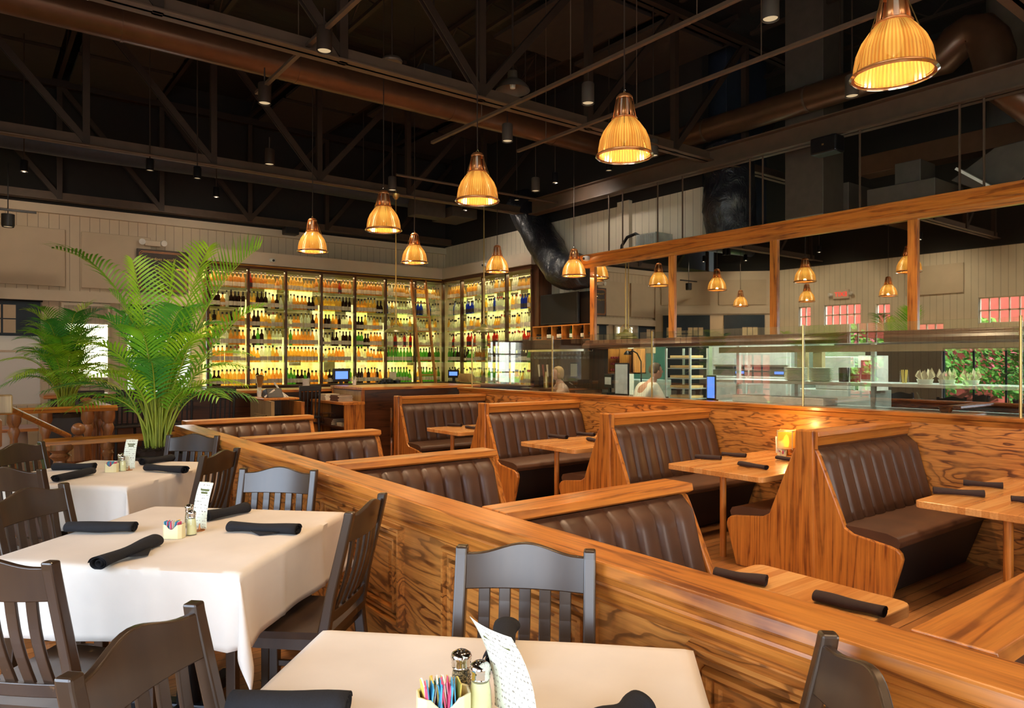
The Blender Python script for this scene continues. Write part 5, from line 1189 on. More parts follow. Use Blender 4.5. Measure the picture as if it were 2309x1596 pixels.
straws(3.56, 11.15, .93, 'white cup of straws on the host station'); straws(5.35, 11.6, 1.065, 'white cup of straws on the tall service counter'); straws(2.6, 12.2, 1.01, 'cup of straws on the bar behind the large palm')
def pos_screen(x, y, z, rz, label, s=1.0, mat='screen_blue'):
    t = thing('till_screen', label, 'screen', (x, y, z), rz)
    MB().box(-.16*s, .16*s, -.015, .02, .10, .34*s).build('bezel', 'black_paint', t, local=True, bevel=.006)
    MB().box(-.12*s, .12*s, -.018, -.0155, .15, .29*s).build('display', mat, t, local=True)
    b = MB(); b.box(-.10, .10, -.08, .10, 0, .03); b.box(-.03, .03, 0, .03, .02, .12); b.build('stand', 'black_paint', t, local=True)
pos_screen(5.35, 12.15, 1.01, 0, 'black till screen glowing blue on the bar below the fourth bay'); pos_screen(8.3, 13.0, 1.02, -1.0, 'black till screen under the shelves right of the ladder', .8)
tag(MB().lathe([(.055, 0), (.06, .02), (.06, .15), (.045, .16)], (4.75, 12.3, 1.01), 18).build('paper_roll', 'white_plastic', smooth=True), 'white paper roll standing on the bar left of the till', 'roll')
tag(MB().box(7.15, 7.3, 13.72, 13.76, 1.021, 1.25).build('bar_notice', 'label_cream'), 'small yellowish notice standing below the shelves left of the ladder', 'notice')
tag(MB().lathe([(.03, 0), (.05, .12), (.07, .22), (.05, .24)], (3.9, 12.2, 1.01), 14).build('bar_vase', 'brass', smooth=True), 'slim brass vase on the bar near the palm', 'vase')
t = thing('plate_rack', 'wire rack of upright peach plates below the corner shelves', 'rack', (8.35, 12.6, 1.02))
b = MB()
for s in (-1, 1): b.tube([(.08*s, -.25, .02), (.08*s, .25, .02)], .005, 6)
b.build('rack', 'brass', t, local=True)
for k in range(7): MB().tube([(0, -.2+.06*k, .11), (0, -.19+.06*k, .11)], .09, 20).build('plate', 'bread', t, local=True)['label'] = 'upright peach plate'
b = MB(); rr = random.Random(3)
for k in range(9): c = (6.75+rr.uniform(-.2, .2), 12.9+rr.uniform(-.08, .08), 1.0+rr.uniform(0, .10)); b.lathe([(.02, -.05), (.07, -.02), (.07, .03), (.02, .06)], c, 10)
tag(b.build('bar_tool_heap', 'black_paint', smooth=True), 'dark heap of covered bar tools on the back counter left of the ladder', 'bar tools', kind='stuff')
MBX = MB().box(6.3, 7.05, 12.6, 13.2, FL, .95); tag(MBX.build('ice_bin', 'steel'), 'stainless back bar bin behind the service counter', 'bin')
# bar stools with slatted black backs
s0 = thing('bar_stool', 'black slat-back bar stool at the bar, nearest the palm stems', 'stool', (1.75, 11.35, FL), radians(8), 'black bar stools')
for sx in (-1, 1):
    for sy in (0, 1):
        if sy == 0: MB().tube([(sx*.19, -.20, 0), (sx*.17, -.17, .76), (sx*.17, -.22, 1.28)], .018, 6).build('leg', 'black_paint', s0, local=True)
        else: MB().tube([(sx*.19, .20, 0), (sx*.17, .17, .76)], .018, 6).build('leg', 'black_paint', s0, local=True)
MB().box(-.2, .2, -.2, .2, .75, .79).build('seat', 'black_paint', s0, local=True, bevel=.01); MB().box(-.19, .19, -.235, -.205, 1.20, 1.29).build('crest_rail', 'black_paint', s0, local=True, bevel=.008)
for k in range(4): MB().tube([(-.105+.07*k, -.175, .80), (-.105+.07*k, -.215, 1.21)], .011, 6).build('slat', 'black_paint', s0, local=True)
b = MB(); b.box(-.18, .18, -.19, -.17, .25, .28); b.box(-.18, .18, .17, .19, .25, .28); b.box(-.19, -.17, -.18, .18, .32, .35); b.box(.17, .19, -.18, .18, .32, .35); b.build('foot_ring', 'black_paint', s0, local=True)
for x, l_ in [(1.25, 'black slat-back bar stool left of the large palm'), (2.4, 'black bar stool hidden among the palm stems'), (3.0, 'black bar stool right of the large palm'), (4.35, 'black bar stool in shadow between host station and service counter')]: dup(s0, (x, 11.35, FL), radians(5), l_)

# ================================================================== TELEVISION CORNER
tag(MB().box(8.80, 8.88, 8.72, 10.40, 2.02, 2.74).build('ribbed_panel', 'slat_dark'), 'dark ribbed panel behind the television', 'panel')
t = thing('television', 'switched-off black television on the wine shelf', 'television', (8.6, 9.85, 2.14))
bz = MB().box(8.55, 8.60, 9.33, 10.36, 2.16, 2.72).build('bezel', 'black_paint', t, bevel=.005); MB().box(8.546, 8.55, 9.36, 10.33, 2.19, 2.70).build('screen', 'screen_black', bz)
b = MB(); b.box(8.45, 8.7, 9.7, 10.0, 2.132, 2.145); b.box(8.57, 8.6, 9.82, 9.88, 2.14, 2.2); b.build('stand', 'black_paint', t)
t = thing('wine_cubby', 'oak cubby shelf of wine bottles under the television', 'shelf', (8.6, 9.6, 1.86))
MB().box(8.40, 8.80, 8.70, 10.41, 2.11, 2.13).build('top', 'oak_y', t); MB().box(8.40, 8.80, 8.70, 10.41, 1.86, 1.88).build('bottom', 'oak_y', t)
MB().box(8.78, 8.80, 8.70, 10.41, 1.86, 2.13).build('back_panel', 'walnut_y', t)
cy = [8.71, 9.0, 9.29, 9.58, 9.86, 10.14, 10.40]
for y in cy: MB().box(8.40, 8.78, y-.01, y+.01, 1.88, 2.11).build('divider', 'oak_z', t)
for i in range(6):
    ym = (cy[i]+cy[i+1])/2
    if i in (0, 5):
        for k in range(8):
            yy = ym-.075+.05*(k % 4); zz = 1.915+.055*(k//4)
            o = MB().tube([(8.45, yy, zz), (8.72, yy, zz)], [.014, .022], 10).build('wine_bottle', 'cap_dark', smooth=True); tag(o, 'wine bottle lying with its pale end out in the %s cubby' % ('right-hand' if i == 0 else 'left-hand'), 'bottle', 'lying bottles, cubby %d' % i)
    else:
        for k in range(3 if i in (3, 4) else 2):
            o = bottle_mb(4, 10); o.xf(Matrix.Diagonal((.9, .9, .8, 1))); c = {1: 'dark', 2: 'green', 3: 'dark', 4: 'clear'}[i]
            q = o.build('wine_bottle', ['bottle_'+('dark' if c == 'clear' else c), 'paper' if i in (4, 2) else 'label_cream', 'cap_dark'], None, local=True, smooth=True, loc=(0, 0, 0)); q.location = (8.50, ym-.06+.06*k, 1.881); tag(q, 'standing wine bottle in the cubby, %s' % {1: 'second from the right', 2: 'third from the right', 3: 'third from the left', 4: 'second from the left'}[i], 'bottle', 'standing wine bottles, cubby %d' % i)
t = thing('glass_rack', 'walnut canopy with rows of hanging wine glasses below the wine cubby', 'rack', (8.3, 9.6, 1.6))
b = MB(); b.prism([(8.12, 1.86), (8.16, 1.80), (8.2, 1.72), (8.22, 1.69), (8.8, 1.69), (8.8, 1.86)], 1, 8.75, 10.38); b.build('crown', 'walnut_y', t, bevel=.004)
MB().prism([(8.12, 1.86), (8.16, 1.80), (8.2, 1.72), (8.22, 1.69), (8.38, 1.69), (8.38, 1.86)], 1, 10.38, 10.9).build('crown_return', 'walnut_y', t, bevel=.004)
for x in (8.26, 8.36, 8.46): MB().box(x-.006, x+.006, 8.85, 10.36, 1.655, 1.69).build('rail', 'chrome', t)
MB().box(8.75, 8.8, 8.75, 10.4, .995, 1.69).build('back_panel', 'walnut_z', t)
g0 = None
for r_ in range(2):
    for k in range(16):
        p = (8.31+.10*r_, 8.90+.095*k, 1.675)
        if g0 is None:
            g0 = MB().lathe([(.032, 0), (.030, -.004), (.004, -.008), (.004, -.075), (.022, -.09), (.034, -.12), (.028, -.155), (.027, -.155), (.033, -.12), (.02, -.092)], n=14, caps=False).build('wine_glass', 'clear_glass', None, local=True, smooth=True, loc=p); o = g0
        else: o = g0.copy(); COL.objects.link(o); o.location = p
        tag(o, 'clear wine glass hanging upside down from the rack, %s row' % ['front', 'rear'][r_], 'glass', 'hanging wine glasses, %s row' % ['front', 'rear'][r_])
t = thing('framed_notice', 'small black framed certificate beside the blond server', 'picture', (8.72, 9.6, 1.22)); MB().box(8.72, 8.745, 9.50, 9.72, 1.18, 1.46).build('frame', 'black_paint', t); MB().box(8.715, 8.72, 9.525, 9.695, 1.205, 1.435).build('print', 'paper', t)
t = thing('beer_tap', 'wooden handled beer tap tower at the bar end', 'tap', (8.35, 9.95, 1.0)); MB().lathe([(.05, 0), (.05, .28), (.03, .30)], n=16).build('tower', 'brass', t, local=True, smooth=True)
for y in (-.12, .0, .12): MB().tube([(-.06, y, .2), (-.08, y, .42)], [.012, .02], 8).build('tap_handle', 'wine_red' if y == 0 else 'label_cream', t, local=True)
tag(MB().box(8.1, 8.74, 8.9, 10.4, FL, .995).build('bar_end_cabinet', 'walnut_z', bevel=.006), 'dark walnut cabinet below the hanging glasses', 'cabinet')
t = thing('wine_grid', 'oak grid of lying wine bottles at the left end under the mirror', 'shelf', (8.6, 8.2, 1.28)); MB().box(8.5, 8.8, 7.95, 8.52, 1.28, 1.30).build('shelf', 'oak_y', t); MB().box(8.78, 8.8, 7.95, 8.52, 1.28, 1.69).build('back_panel', 'walnut_z', t)
for y in (7.95, 8.25, 8.51): MB().box(8.5, 8.78, y, y+.012, 1.28, 1.69).build('divider', 'oak_z', t)
b = MB()
for a in range(3):
    for c in range(4): b.tube([(8.52, 8.30+.055*c, 1.34+.10*a), (8.76, 8.30+.055*c, 1.34+.10*a)], .02, 8)
tag(b.build('grid_bottles', 'cap_red', smooth=True), 'wine bottles lying in the oak grid under the mirror', 'bottles', 'lying wine bottles in the grid')
# ================================================================== KITCHEN
t = thing('pass_shelf', 'stainless kitchen pass counter with posts under the mirror', 'counter', (8.45, 4, FL))
for z, nm in ((1.20, 'upper_shelf'), (.90, 'lower_shelf')): MB().box(8.2, 8.75, 1.0, 6.15, z, z+.04).build(nm, 'steel', t, bevel=.006)
for y in (1.05, 2.6, 4.2, 5.2, 6.1): MB().box(8.66, 8.71, y-.025, y+.025, FL, 1.7).build('post', 'steel', t)
MB().box(8.3, 8.32, 1.0, 6.15, 1.60, 1.68).build('ticket_rail', 'carton', t)
MB().box(8.4, 8.75, 1.0, 6.15, FL, .88).build('base', 'walnut_y', t)
def dish_stack(x, y, z, n, r, label, grp):
    m0 = None
    for k in range(n):
        if m0 is None: m0 = MB().lathe([(.001, 0), (r*.6, 0), (r, .012), (r, .016), (r*.6, .006), (.001, .006)], n=22, caps=False).build('plate', 'white_ceramic', None, local=True, smooth=True, loc=(0, 0, 0)); o = m0
        else: o = m0.copy(); COL.objects.link(o)
        o.location = (x, y, z+.0125*k); tag(o, label, 'plate', grp)
dish_stack(8.35, 5.02, 1.241, 13, .14, 'plate in the left stack on the kitchen pass', 'left plate stack'); dish_stack(8.35, 4.68, 1.241, 13, .14, 'plate in the right stack on the kitchen pass, behind the brass post', 'right plate stack')
for i, (y, l_) in enumerate([(5.08, 'left'), (4.86, 'right')]): tag(MB().box(8.58, 8.66, y-.06, y+.06, 1.241, 1.62).build('carton_sleeve', 'carton'), 'tall tan carton sleeve behind the plates, the %s one' % l_, 'carton')
# ovens
t = thing('stacked_oven', 'brushed steel kitchen oven with two doors behind the glass', 'oven', (9.9, 6.6, FL))
MB().box(9.6, 10.4, 5.85, 7.25, FL, 1.85).build('body', 'steel', t, bevel=.01)
for y in (5.9, 6.58):
    dr = MB().box(9.58, 9.6, y, y+.63, 1.42, 1.82).build('door', 'steel', t, bevel=.01); MB().box(9.57, 9.585, y+.05, y+.58, 1.36, 1.40).build('vent_slot', 'black_paint', dr)
    cp = MB().box(9.575, 9.6, y, y+.63, 1.27, 1.35).build('control_panel', 'duct_grey', t); MB().box(9.57, 9.576, y+.05, y+.2, 1.29, 1.33).build('display', 'screen_blue', cp)
    MB().box(9.56, 9.6, y, y+.63, .85, 1.25).build('lower_door', 'steel', t, bevel=.01)
b = MB(); b.box(9.3, 9.9, 4.55, 5.6, FL, 1.1); tag(b.build('prep_counter', 'steel', bevel=.006), 'stainless prep counter behind the plate stacks', 'counter')
t = thing('warming_box', 'mottled steel warming box with a control panel behind the plates', 'oven', (9.55, 4.9, 1.1)); MB().box(9.3, 9.8, 4.75, 5.3, 1.101, 1.55).build('body', 'steel', t, bevel=.01)
MB().box(9.3, 9.7, 4.50, 4.70, 1.101, 1.56).build('control_box', 'white_plastic', t); MB().box(9.29, 9.3, 4.54, 4.66, 1.25, 1.50).build('control_face', 'wine_red', t)
t = thing('dark_range', 'black cooking range and hood deep in the kitchen', 'range', (10.3, 3.0, FL)); MB().box(9.95, 10.8, 1.5, 5.3, FL, .9).build('body', 'black_metal', t); MB().box(9.8, 10.9, 1.5, 5.3, 1.62, 2.5).build('hood', 'black_metal', t); MB().box(10.7, 10.88, 1.5, 5.3, .9, 1.62).build('splash_panel', 'black_metal', t)
for i, (y, l_) in enumerate([(3.5, 'left'), (3.28, 'middle'), (3.05, 'right')]):
    t = thing('bread_basket', 'small pale basket lined with crumpled paper on the pass, the %s one' % l_, 'basket', (8.4, y, 1.241), 0, 'paper-lined baskets on the pass')
    MB().lathe([(.001, 0), (.07, 0), (.085, .05), (.08, .05), (.066, .006), (.001, .006)], n=18, caps=False).build('basket', 'white_ceramic', t, local=True, smooth=True)
    b = MB(); rr = random.Random(i)
    for k in range(9):
        a = 2*pi*k/9; b.add([(.03*cos(a), .03*sin(a), .02), (.10*cos(a-.3), .10*sin(a-.3), .07+rr.uniform(0, .03)), (.07*cos(a), .07*sin(a), .13+rr.uniform(0, .05)), (.10*cos(a+.35), .10*sin(a+.35), .08)], [(0, 1, 2), (0, 2, 3)])
    b.build('paper_liner', 'page', t, local=True)
t = thing('straw_jar', 'clear jar of yellow straws on the pass shelf', 'jar', (8.4, 3.72, 1.241)); MB().lathe([(.04, 0), (.045, .01), (.045, .13), (.047, .14)], n=18, caps=False).build('jar', 'clear_glass', t, local=True, smooth=True)
for k in range(8): a = k*.8; MB().tube([(.02*cos(a), .02*sin(a), .003), (.03*cos(a), .03*sin(a), .15)], .006, 6).build('straw', 'packet_yellow', t, local=True)
for i, (y, m_) in enumerate([(4.42, 'black_paint'), (4.28, 'wine_red')]): tag(MB().lathe([(.001, 0), (.055, 0), (.06, .16), (.055, .17), (.05, .01), (.001, .01)], (8.4, y, 1.241), 18, False).build('kitchen_crock', m_, smooth=True), ['black', 'dark red'][i]+' cylindrical crock on the pass beside the plate stacks', 'crock')
tag(MB().lathe([(.001, 0), (.05, 0), (.075, .06), (.07, .06), (.045, .008), (.001, .008)], (8.3, 3.25, .941), 18, False).build('black_bowl', 'black_paint', smooth=True), 'small black bowl on the lower pass shelf', 'bowl')
tag(MB().box(8.25, 8.6, 4.6, 5.9, .941, 1.03).build('ice_tray', 'white_plastic', bevel=.01), 'long white tray on the lower pass shelf', 'tray')
# sheet pan rack
t = thing('pan_rack', 'tall rack of sheet pans with bread left of the ovens', 'rack', (9.5, 7.7, FL))
for sx in (9.3, 9.75):
    for y in (7.45, 7.95): MB().box(sx-.015, sx+.015, y-.015, y+.015, FL, 1.7).build('upright', 'steel', t)
for k in range(9): MB().box(9.3, 9.75, 7.45, 7.95, .2+.165*k, .215+.165*k).build('pan', 'steel', t); 
for k in range(5): MB().box(9.34, 9.7, 7.5, 7.9, .88+.165*k-.0, .92+.165*k).build('bread_row', 'bread', t)
tag(MB().box(10.0, 10.06, 8.6, 9.6, 1.149, 1.75).build('green_board', 'stain_green'), 'dark green steel panel at the back of the kitchen left of the pan rack', 'panel')
for y_, l_ in [(9.3, 'left'), (8.75, 'right')]: tag(MB().box(9.2, 9.26, y_, y_+.07, FL, 2.5).build('kitchen_post', 'tile_kitchen'), 'pale green square kitchen post, the %s one of two' % l_, 'post')
b = MB(); b.box(9.25, 9.32, 8.2, 9.2, 1.62, 1.72); tag(b.build('striped_banner', 'carton'), 'thin tan strip of tickets hanging high in the kitchen', 'ticket strip')
tag(MB().box(9.35, 10.2, 8.6, 10.2, FL, 1.15).build('expediting_table', 'steel', bevel=.01), 'steel table in the kitchen behind the two servers', 'table')
# server side counter with boards
tag(MB().box(7.55, 7.95, 6.75, 8.2, FL, .98).build('side_counter', 'walnut_y', bevel=.006), 'low walnut counter behind the glass screen between the two servers', 'counter')
t = thing('easel_board', 'tall blank white board in a dark frame on the side counter', 'board', (7.6, 7.32, .98)); MB().box(7.58, 7.6, 7.18, 7.46, .99, 1.46).build('frame', 'black_paint', t, bevel=.006); MB().box(7.572, 7.58, 7.20, 7.44, 1.01, 1.44).build('board_face', 'screen_white', t)
pos_screen(7.75, 7.75, .98, radians(-110), 'dark till screen on the side counter left of the white board', .9, 'screen_white')
t = thing('upright_tablet', 'slim blue-lit tablet stand in front of the ovens', 'screen', (7.8, 5.90, .9)); MB().box(-.01, .01, -.07, .07, .08, .40).build('bezel', 'black_paint', t, local=True); MB().box(-.013, -.010, -.058, .058, .10, .38).build('display', 'screen_blue', t, local=True); MB().box(-.05, .08, -.05, .05, 0, .08).build('stand', 'black_paint', t, local=True)
tag(MB().box(7.7, 7.95, 5.6, 6.1, FL, .90).build('tablet_counter', 'walnut_y'), 'small dark counter carrying the blue tablet', 'counter')
t = thing('gooseneck_lamp', 'black gooseneck lamp above the white board', 'lamp', (7.78, 7.12, .98)); MB().tube([(0, 0, 0), (0, 0, .5), (-.02, .06, .62), (-.03, .14, .66), (-.03, .2, .64)], .01, 8).build('neck', 'black_metal', t, local=True, smooth=True); MB().lathe([(.02, .06), (.05, .03), (.06, 0)], (-.03, .24, .60), 14, False).build('head', 'black_metal', t, local=True, smooth=True)

# ================================================================== PEOPLE
def person(loc, rz, hgt, lean, shirt, hair, label, long_hair):
    t = thing('person', label, 'person', loc, rz)
    s = hgt/1.75
    # facing +y ; joints
    P = {'pel': (0, 0, .95), 'wst': (0, .02*lean, 1.10), 'che': (0, .14*lean, 1.32), 'nek': (0, .24*lean, 1.48), 'hed': (0, .30*lean+.02, 1.56)}
    J = []; Rr = []; E = []
    def add(p, r, par): J.append(Vector(p)*s); Rr.append(r*s if not isinstance(r, tuple) else tuple(q*s for q in r)); i = len(J)-1; (E.append((par, i)) if par is not None else None); return i
    pel = add(P['pel'], (.15, .11), None); w = add(P['wst'], (.135, .10), pel); c = add(P['che'], (.155, .11), w); nk = add(P['nek'], .055, c); add(P['hed'], .06, nk)
    for sx in (-1, 1):
        h = add((sx*.095, 0, .88), .09, pel); k = add((sx*.10, .03, .50), .055, h); a = add((sx*.10, -.01, .09), .038, k); add((sx*.11, .14, .03), .03, a)
        sh = add((sx*.185, .17*lean, 1.41), .058, c); el = add((sx*.24, .14+.15*lean, 1.15), .042, sh); wr = add((sx*.17, .36+.1*lean, 1.12), .028, el)
        pm = add((sx*.155, .43+.1*lean, 1.12), (.034, .016), wr)
        for q in range(4): f = add((sx*(.13+.017*q), .49+.1*lean, 1.115), .009, pm); add((sx*(.13+.017*q), .525-.004*abs(q-1.5)+.1*lean, 1.095), .008, f)
        th = add((sx*.125, .45+.1*lean, 1.115), .010, pm); add((sx*.105, .49+.1*lean, 1.11), .009, th)
    def skinned(idx, grow, name, mat, parent, zmin=None, vox=.013, extra=None):
        ids = {v: i for i, v in enumerate(idx)}
        me = bpy.data.meshes.new('s'); me.from_pydata([J[i] for i in idx], [(ids[a], ids[b_]) for a, b_ in E if a in ids and b_ in ids], [])
        o = bpy.data.objects.new('s', me); COL.objects.link(o); m_ = o.modifiers.new('skin', 'SKIN')
        for k_, i in enumerate(idx):
            r = Rr[i]; sv = me.skin_vertices[0].data[k_]; sv.radius = ((r, r) if not isinstance(r, tuple) else r); sv.radius = (sv.radius[0]+grow, sv.radius[1]+grow); sv.use_root = (k_ == 0)
        o.modifiers.new('sub', 'SUBSURF').levels = 2
        dg = bpy.context.evaluated_depsgraph_get(); me2 = bpy.data.meshes.new_from_object(o.evaluated_get(dg)); bpy.data.objects.remove(o)
        if extra:
            bm = bmesh.new(); bm.from_mesh(me2)
            for e in extra:
                r_ = bmesh.ops.create_icosphere(bm, subdivisions=3, radius=1.0, matrix=e)
            bm.to_mesh(me2); bm.free()
        me2.materials.clear(); me2.materials.append(M[mat]); me2.polygons.foreach_set('use_smooth', [True]*len(me2.polygons))
        o = bpy.data.objects.new(name, me2); COL.objects.link(o); o.parent = parent
        if extra:
            rm = o.modifiers.new('remesh', 'REMESH'); rm.mode = 'VOXEL'; rm.voxel_size = .009; rm.use_smooth_shade = True
        return o
    def ell(c, r): return Matrix.Translation(Vector(c)*s) @ Matrix.Diagonal((r[0]*s, r[1]*s, r[2]*s, 1))
    hy = P['hed'][1]; hz = 1.64
    head = [ell((0, hy, hz), (.074, .092, .105)), ell((0, hy+.03, hz-.06), (.055, .06, .055)), ell((0, hy+.095, hz-.012), (.014, .022, .024)), ell((-.076, hy-.005, hz-.01), (.010, .018, .03)), ell((.076, hy-.005, hz-.01), (.010, .018, .03)), ell((0, hy+.082, hz-.052), (.024, .014, .008))]
    skinned(list(range(len(J))), 0, 'body', 'skin', t, extra=head)
    for sx in (-1, 1):
        b = MB(); b.lathe([(.001, -.009), (.009, 0), (.001, .009)], (sx*.03*s, (hy+.083)*s, (hz+.012)*s), 10, False); b.build('eye', 'black_paint', t, local=True, smooth=True)
    tor = [0, 1, 2]; arms = []
    n_leg = 4; per = 4+4+8+2
    for k in range(2):
        base = 5+k*per; arms += [base+4, base+5]
    skinned(tor+arms, .030, 'shirt', shirt, t)
    legs = [0]
    for k in range(2): base = 5+k*per; legs += [base, base+1, base+2]
    skinned(legs, .016, 'trousers', 'trousers', t)
    b = MB(); hm = MB().lathe([(.001, 1), (.5, .87), (.8, .6), (.97, .25), (1, 0), (.97, -.25 if not long_hair else -.6), (.8, -.5 if not long_hair else -1.1)], n=22, caps=False)
    for i, v in enumerate(hm.v):
        x, y, z = v; cut = (y > .35 and z < .35)
        k_ = .8 if cut else 1; hm.v[i] = ((x*.083*k_)*s, (hy-.012+y*.098*(k_ if cut else 1))*s, (hz+.018+z*(.105 if not cut else .09)+(.05 if cut else 0))*s)
    o = hm.build('hair', hair, t, local=True, smooth=True); q = o.modifiers.new('s', 'SOLIDIFY'); q.thickness = .006
person((7.3, 8.27, FL), radians(60), 1.60, .3, 'shirt_tan', 'hair_blond', 'blond person in a tan top behind the glass screen at the bar end', True)
person((7.18, 6.6, FL), radians(-110), 1.66, .8, 'shirt_white', 'hair_grey', 'person with short dark hair and a white shirt leaning behind the glass screen', False)

# ================================================================== LEFT BACKGROUND
t = thing('quote_sign', 'black wall sign with gold lettering behind the large palm', 'sign', (2.85, 14.2, 2.4))
xs0, xs1, zs0, zs1 = 2.36, 3.22, 2.72, 3.50
MB().box(xs0, xs1, 14.16, 14.198, zs0, zs1).build('board', 'label_dark', t, bevel=.006)
for w_, nm in ((.035, 'outer'), (.055, 'inner')):
    b = MB(); q = .008
    b.box(xs0+w_+.04, xs1-w_-.04, 14.152, 14.16, zs1-w_-q, zs1-w_); b.box(xs0+w_+.04, xs1-w_-.04, 14.152, 14.16, zs0+w_, zs0+w_+q)
    b.box(xs0+w_, xs0+w_+q, 14.152, 14.16, zs0+w_+.04, zs1-w_-.04); b.box(xs1-w_-q, xs1-w_, 14.152, 14.16, zs0+w_+.04, zs1-w_-.04)
    for cx, cz, dx, dz in ((xs0+w_, zs1-w_, 1, -1), (xs1-w_, zs1-w_, -1, -1), (xs0+w_, zs0+w_, 1, 1), (xs1-w_, zs0+w_, -1, 1)): b.beam((cx, 14.156, cz+dz*.044), (cx+dx*.044, 14.156, cz), .008, .008, up=(0, 1, 0))
    b.build('border_line', 'copper', t)
for i, (tx, sz) in enumerate([('"What does it profit a man', .068), ('if he gains the whole world', .066)]):
    text_mesh(tx, sz, 'brass', t, (xs0+.08-2.85, 14.155-14.2, zs1-.19-.16*i-2.4), (pi/2, 0, 0))
t = thing('emergency_light', 'cream twin-head emergency light above the black sign', 'light', (2.62, 14.22, 3.56))
MB().box(-.13, .13, -.06, .05, 0, .10).build('battery_box', 'cream_paint', t, local=True, bevel=.01)
for s in (-1, 1): MB().tube([(s*.16, -.02, .07), (s*.18, -.10, .06)], [.045, .055], 14).build('lamp_head', 'white_plastic', t, local=True, smooth=True)
x, z = atY(655, 523, 14.1); tag(MB().box(x-.14, x+.14, 13.98, 14.2, z-.06, z+.10).build('small_speaker', 'black_paint', bevel=.015), 'small dark speaker at the top of the wall left of the leftmost lamp', 'speaker')
b = MB(); b.beam((8.1, 13.2, 3.72), (5.4, 14.1, 3.95), .02, .02)
t = thing('wall_mirror', 'tall narrow framed mirror on the back wall between dark windows', 'mirror', (1.6, 14.2, 1.0)); MB().box(1.22, 1.95, 14.22, 14.26, 1.05, 2.48).build('frame', 'cream_paint', t, bevel=.004); MB().box(1.26, 1.91, 14.212, 14.22, 1.09, 2.44).build('mirror_glass', 'mirror', t)
# navy roller shades on the back windows
for x0_, x1_, zz, l_ in [(-.28, .93, 1.9, 'navy roller shade over the left edge window'), (2.24, 3.28, 1.95, 'navy roller shade over the bright window behind the palm')]:
    t = thing('roller_shade', l_, 'shade', ((x0_+x1_)/2, 14.27, zz)); b = MB(); b.box(x0_, x1_, 14.275, 14.285, zz, 2.48); b.build('fabric', 'shade_navy', t); MB().tube([(x0_-.03, 14.25, 2.5), (x1_+.03, 14.25, 2.5)], .03, 12).build('roller', 'black_paint', t, smooth=True)
    q = MB()
    for i in range(3):
        for j in range(2): q.box(x0_+.3+i*.2, x0_+.3+i*.2+.17, 14.272, 14.275, zz+.05+.24*j, zz+.27+.24*j)
    q.build('window_light', 'cream_panel', t)['label'] = 'pale panes showing through the shade'
# exit sign and screen wall seen in the mirror
t = thing('exit_sign', 'red EXIT sign with twin lamps above the entrance, seen in the mirror', 'sign', (-2.15, 9.85, 3.15))
MB().box(-.04, .02, -.22, .22, 0, .24).build('housing', 'cream_paint', t, local=True, bevel=.01)
text_mesh('EXIT', .17, 'exit_red', t, (.022, 0, .06), (pi/2, 0, pi/2), align='CENTER')
for s in (-1, 1): MB().tube([(0, s*.26, .12), (.08, s*.30, .12)], [.04, .05], 12).build('lamp_head', 'white_plastic', t, local=True, smooth=True)
b = MB(); b.box(-1.9, -1.8, 8.3, 11.4, FL, 2.4); 
# ceiling fan seen in the mirror
t = thing('ceiling_fan', 'white ceiling fan seen at the right of the mirror', 'fan', (-.2, 3.9, 3.2))
MB().lathe([(.10, 0), (.12, .05), (.10, .12), (.03, .16)], n=20).build('motor', 'white_plastic', t, local=True, smooth=True); MB().tube([(0, 0, .14), (0, 0, 3.0)], .012, 8).build('rod', 'steel_brown', t, local=True)
for k in range(5):
    b = MB(); b.box(.12, .65, -.06, .06, .03, .04).xf(Matrix.Rotation(2*pi*k/5, 4, 'Z')); b.build('blade', 'cream_panel', t, local=True)
# railings
def rail_profile(b, p, q, w=.09, h=.05): b.beam(p, q, w, h); return b
def turned(x, y, z0, z1, r, name, mat, parent, n=16):
    H = z1-z0; pr = [(r, 0), (r, .06*H), (r*.6, .09*H), (r*.95, .14*H), (r*1.05, .2*H), (r*.62, .27*H), (r*.7, .33*H), (r*.78, .5*H), (r*.66, .72*H), (r*.6, .78*H), (r*1.0, .84*H), (r*.7, .88*H), (r*1.15, .93*H), (r*1.15, H)]
    b = MB(); b.lathe([(a, c+z0) for a, c in pr], (x, y, 0), n); return b.build(name, mat, parent, smooth=True)
t = thing('turned_railing', 'oak railing with turned balusters joined to the end of the knee wall', 'railing', (.6, 7.3, 0))
b = MB(); b.prism([(7.25, .76), (7.25, .80), (7.30, .825), (7.36, .80), (7.36, .76)], 0, .50, 1.55); b.build('hand_rail', 'oak_x', t, bevel=.004)
MB().box(.3, 1.55, 7.27, 7.34, .06, .12).build('bottom_rail', 'oak_x', t); b = MB(); b.box(-.1, 1.1, 7.0, 7.35, -.001, .05)
for x in (.62, .98, 1.34): turned(x, 7.305, .12, .77, .085 if x == .62 else .05, 'baluster', 'railwood', t)
MB().box(-.2, .5, 7.27, 7.34, .06, .10).build('bottom_rail', 'oak_x', t)
def newel(x, y, z0, label, H=1.0, r=.085, ball=.062):
    t = thing('newel_post', label, 'post', (x, y, z0), radians(22)); 
    MB().lathe([(r*.8, 0), (r*.8, .25*H), (r*.55, .30*H), (r*.75, .40*H), (r*.6, .62*H), (r*.85, .66*H)], n=18).build('turned_shaft', 'railwood', t, local=True, smooth=True)
    MB().lathe([(r*.8, .66*H), (r*1.15, .69*H), (r*1.15, .83*H), (r*.9, .86*H)], n=8).build('octagonal_block', 'railwood', t, local=True)
    z = .86*H; b = MB(); b.lathe([(r*.95, z), (r*.6, z+.015), (r*.35, z+.03), (r*.4, z+.045)]+[(ball*sin(a), z+.05+ball-ball*cos(a)) for a in [pi*k/10 for k in range(1, 11)]], n=20); b.build('ball_finial', 'railwood', t, local=True, smooth=True)
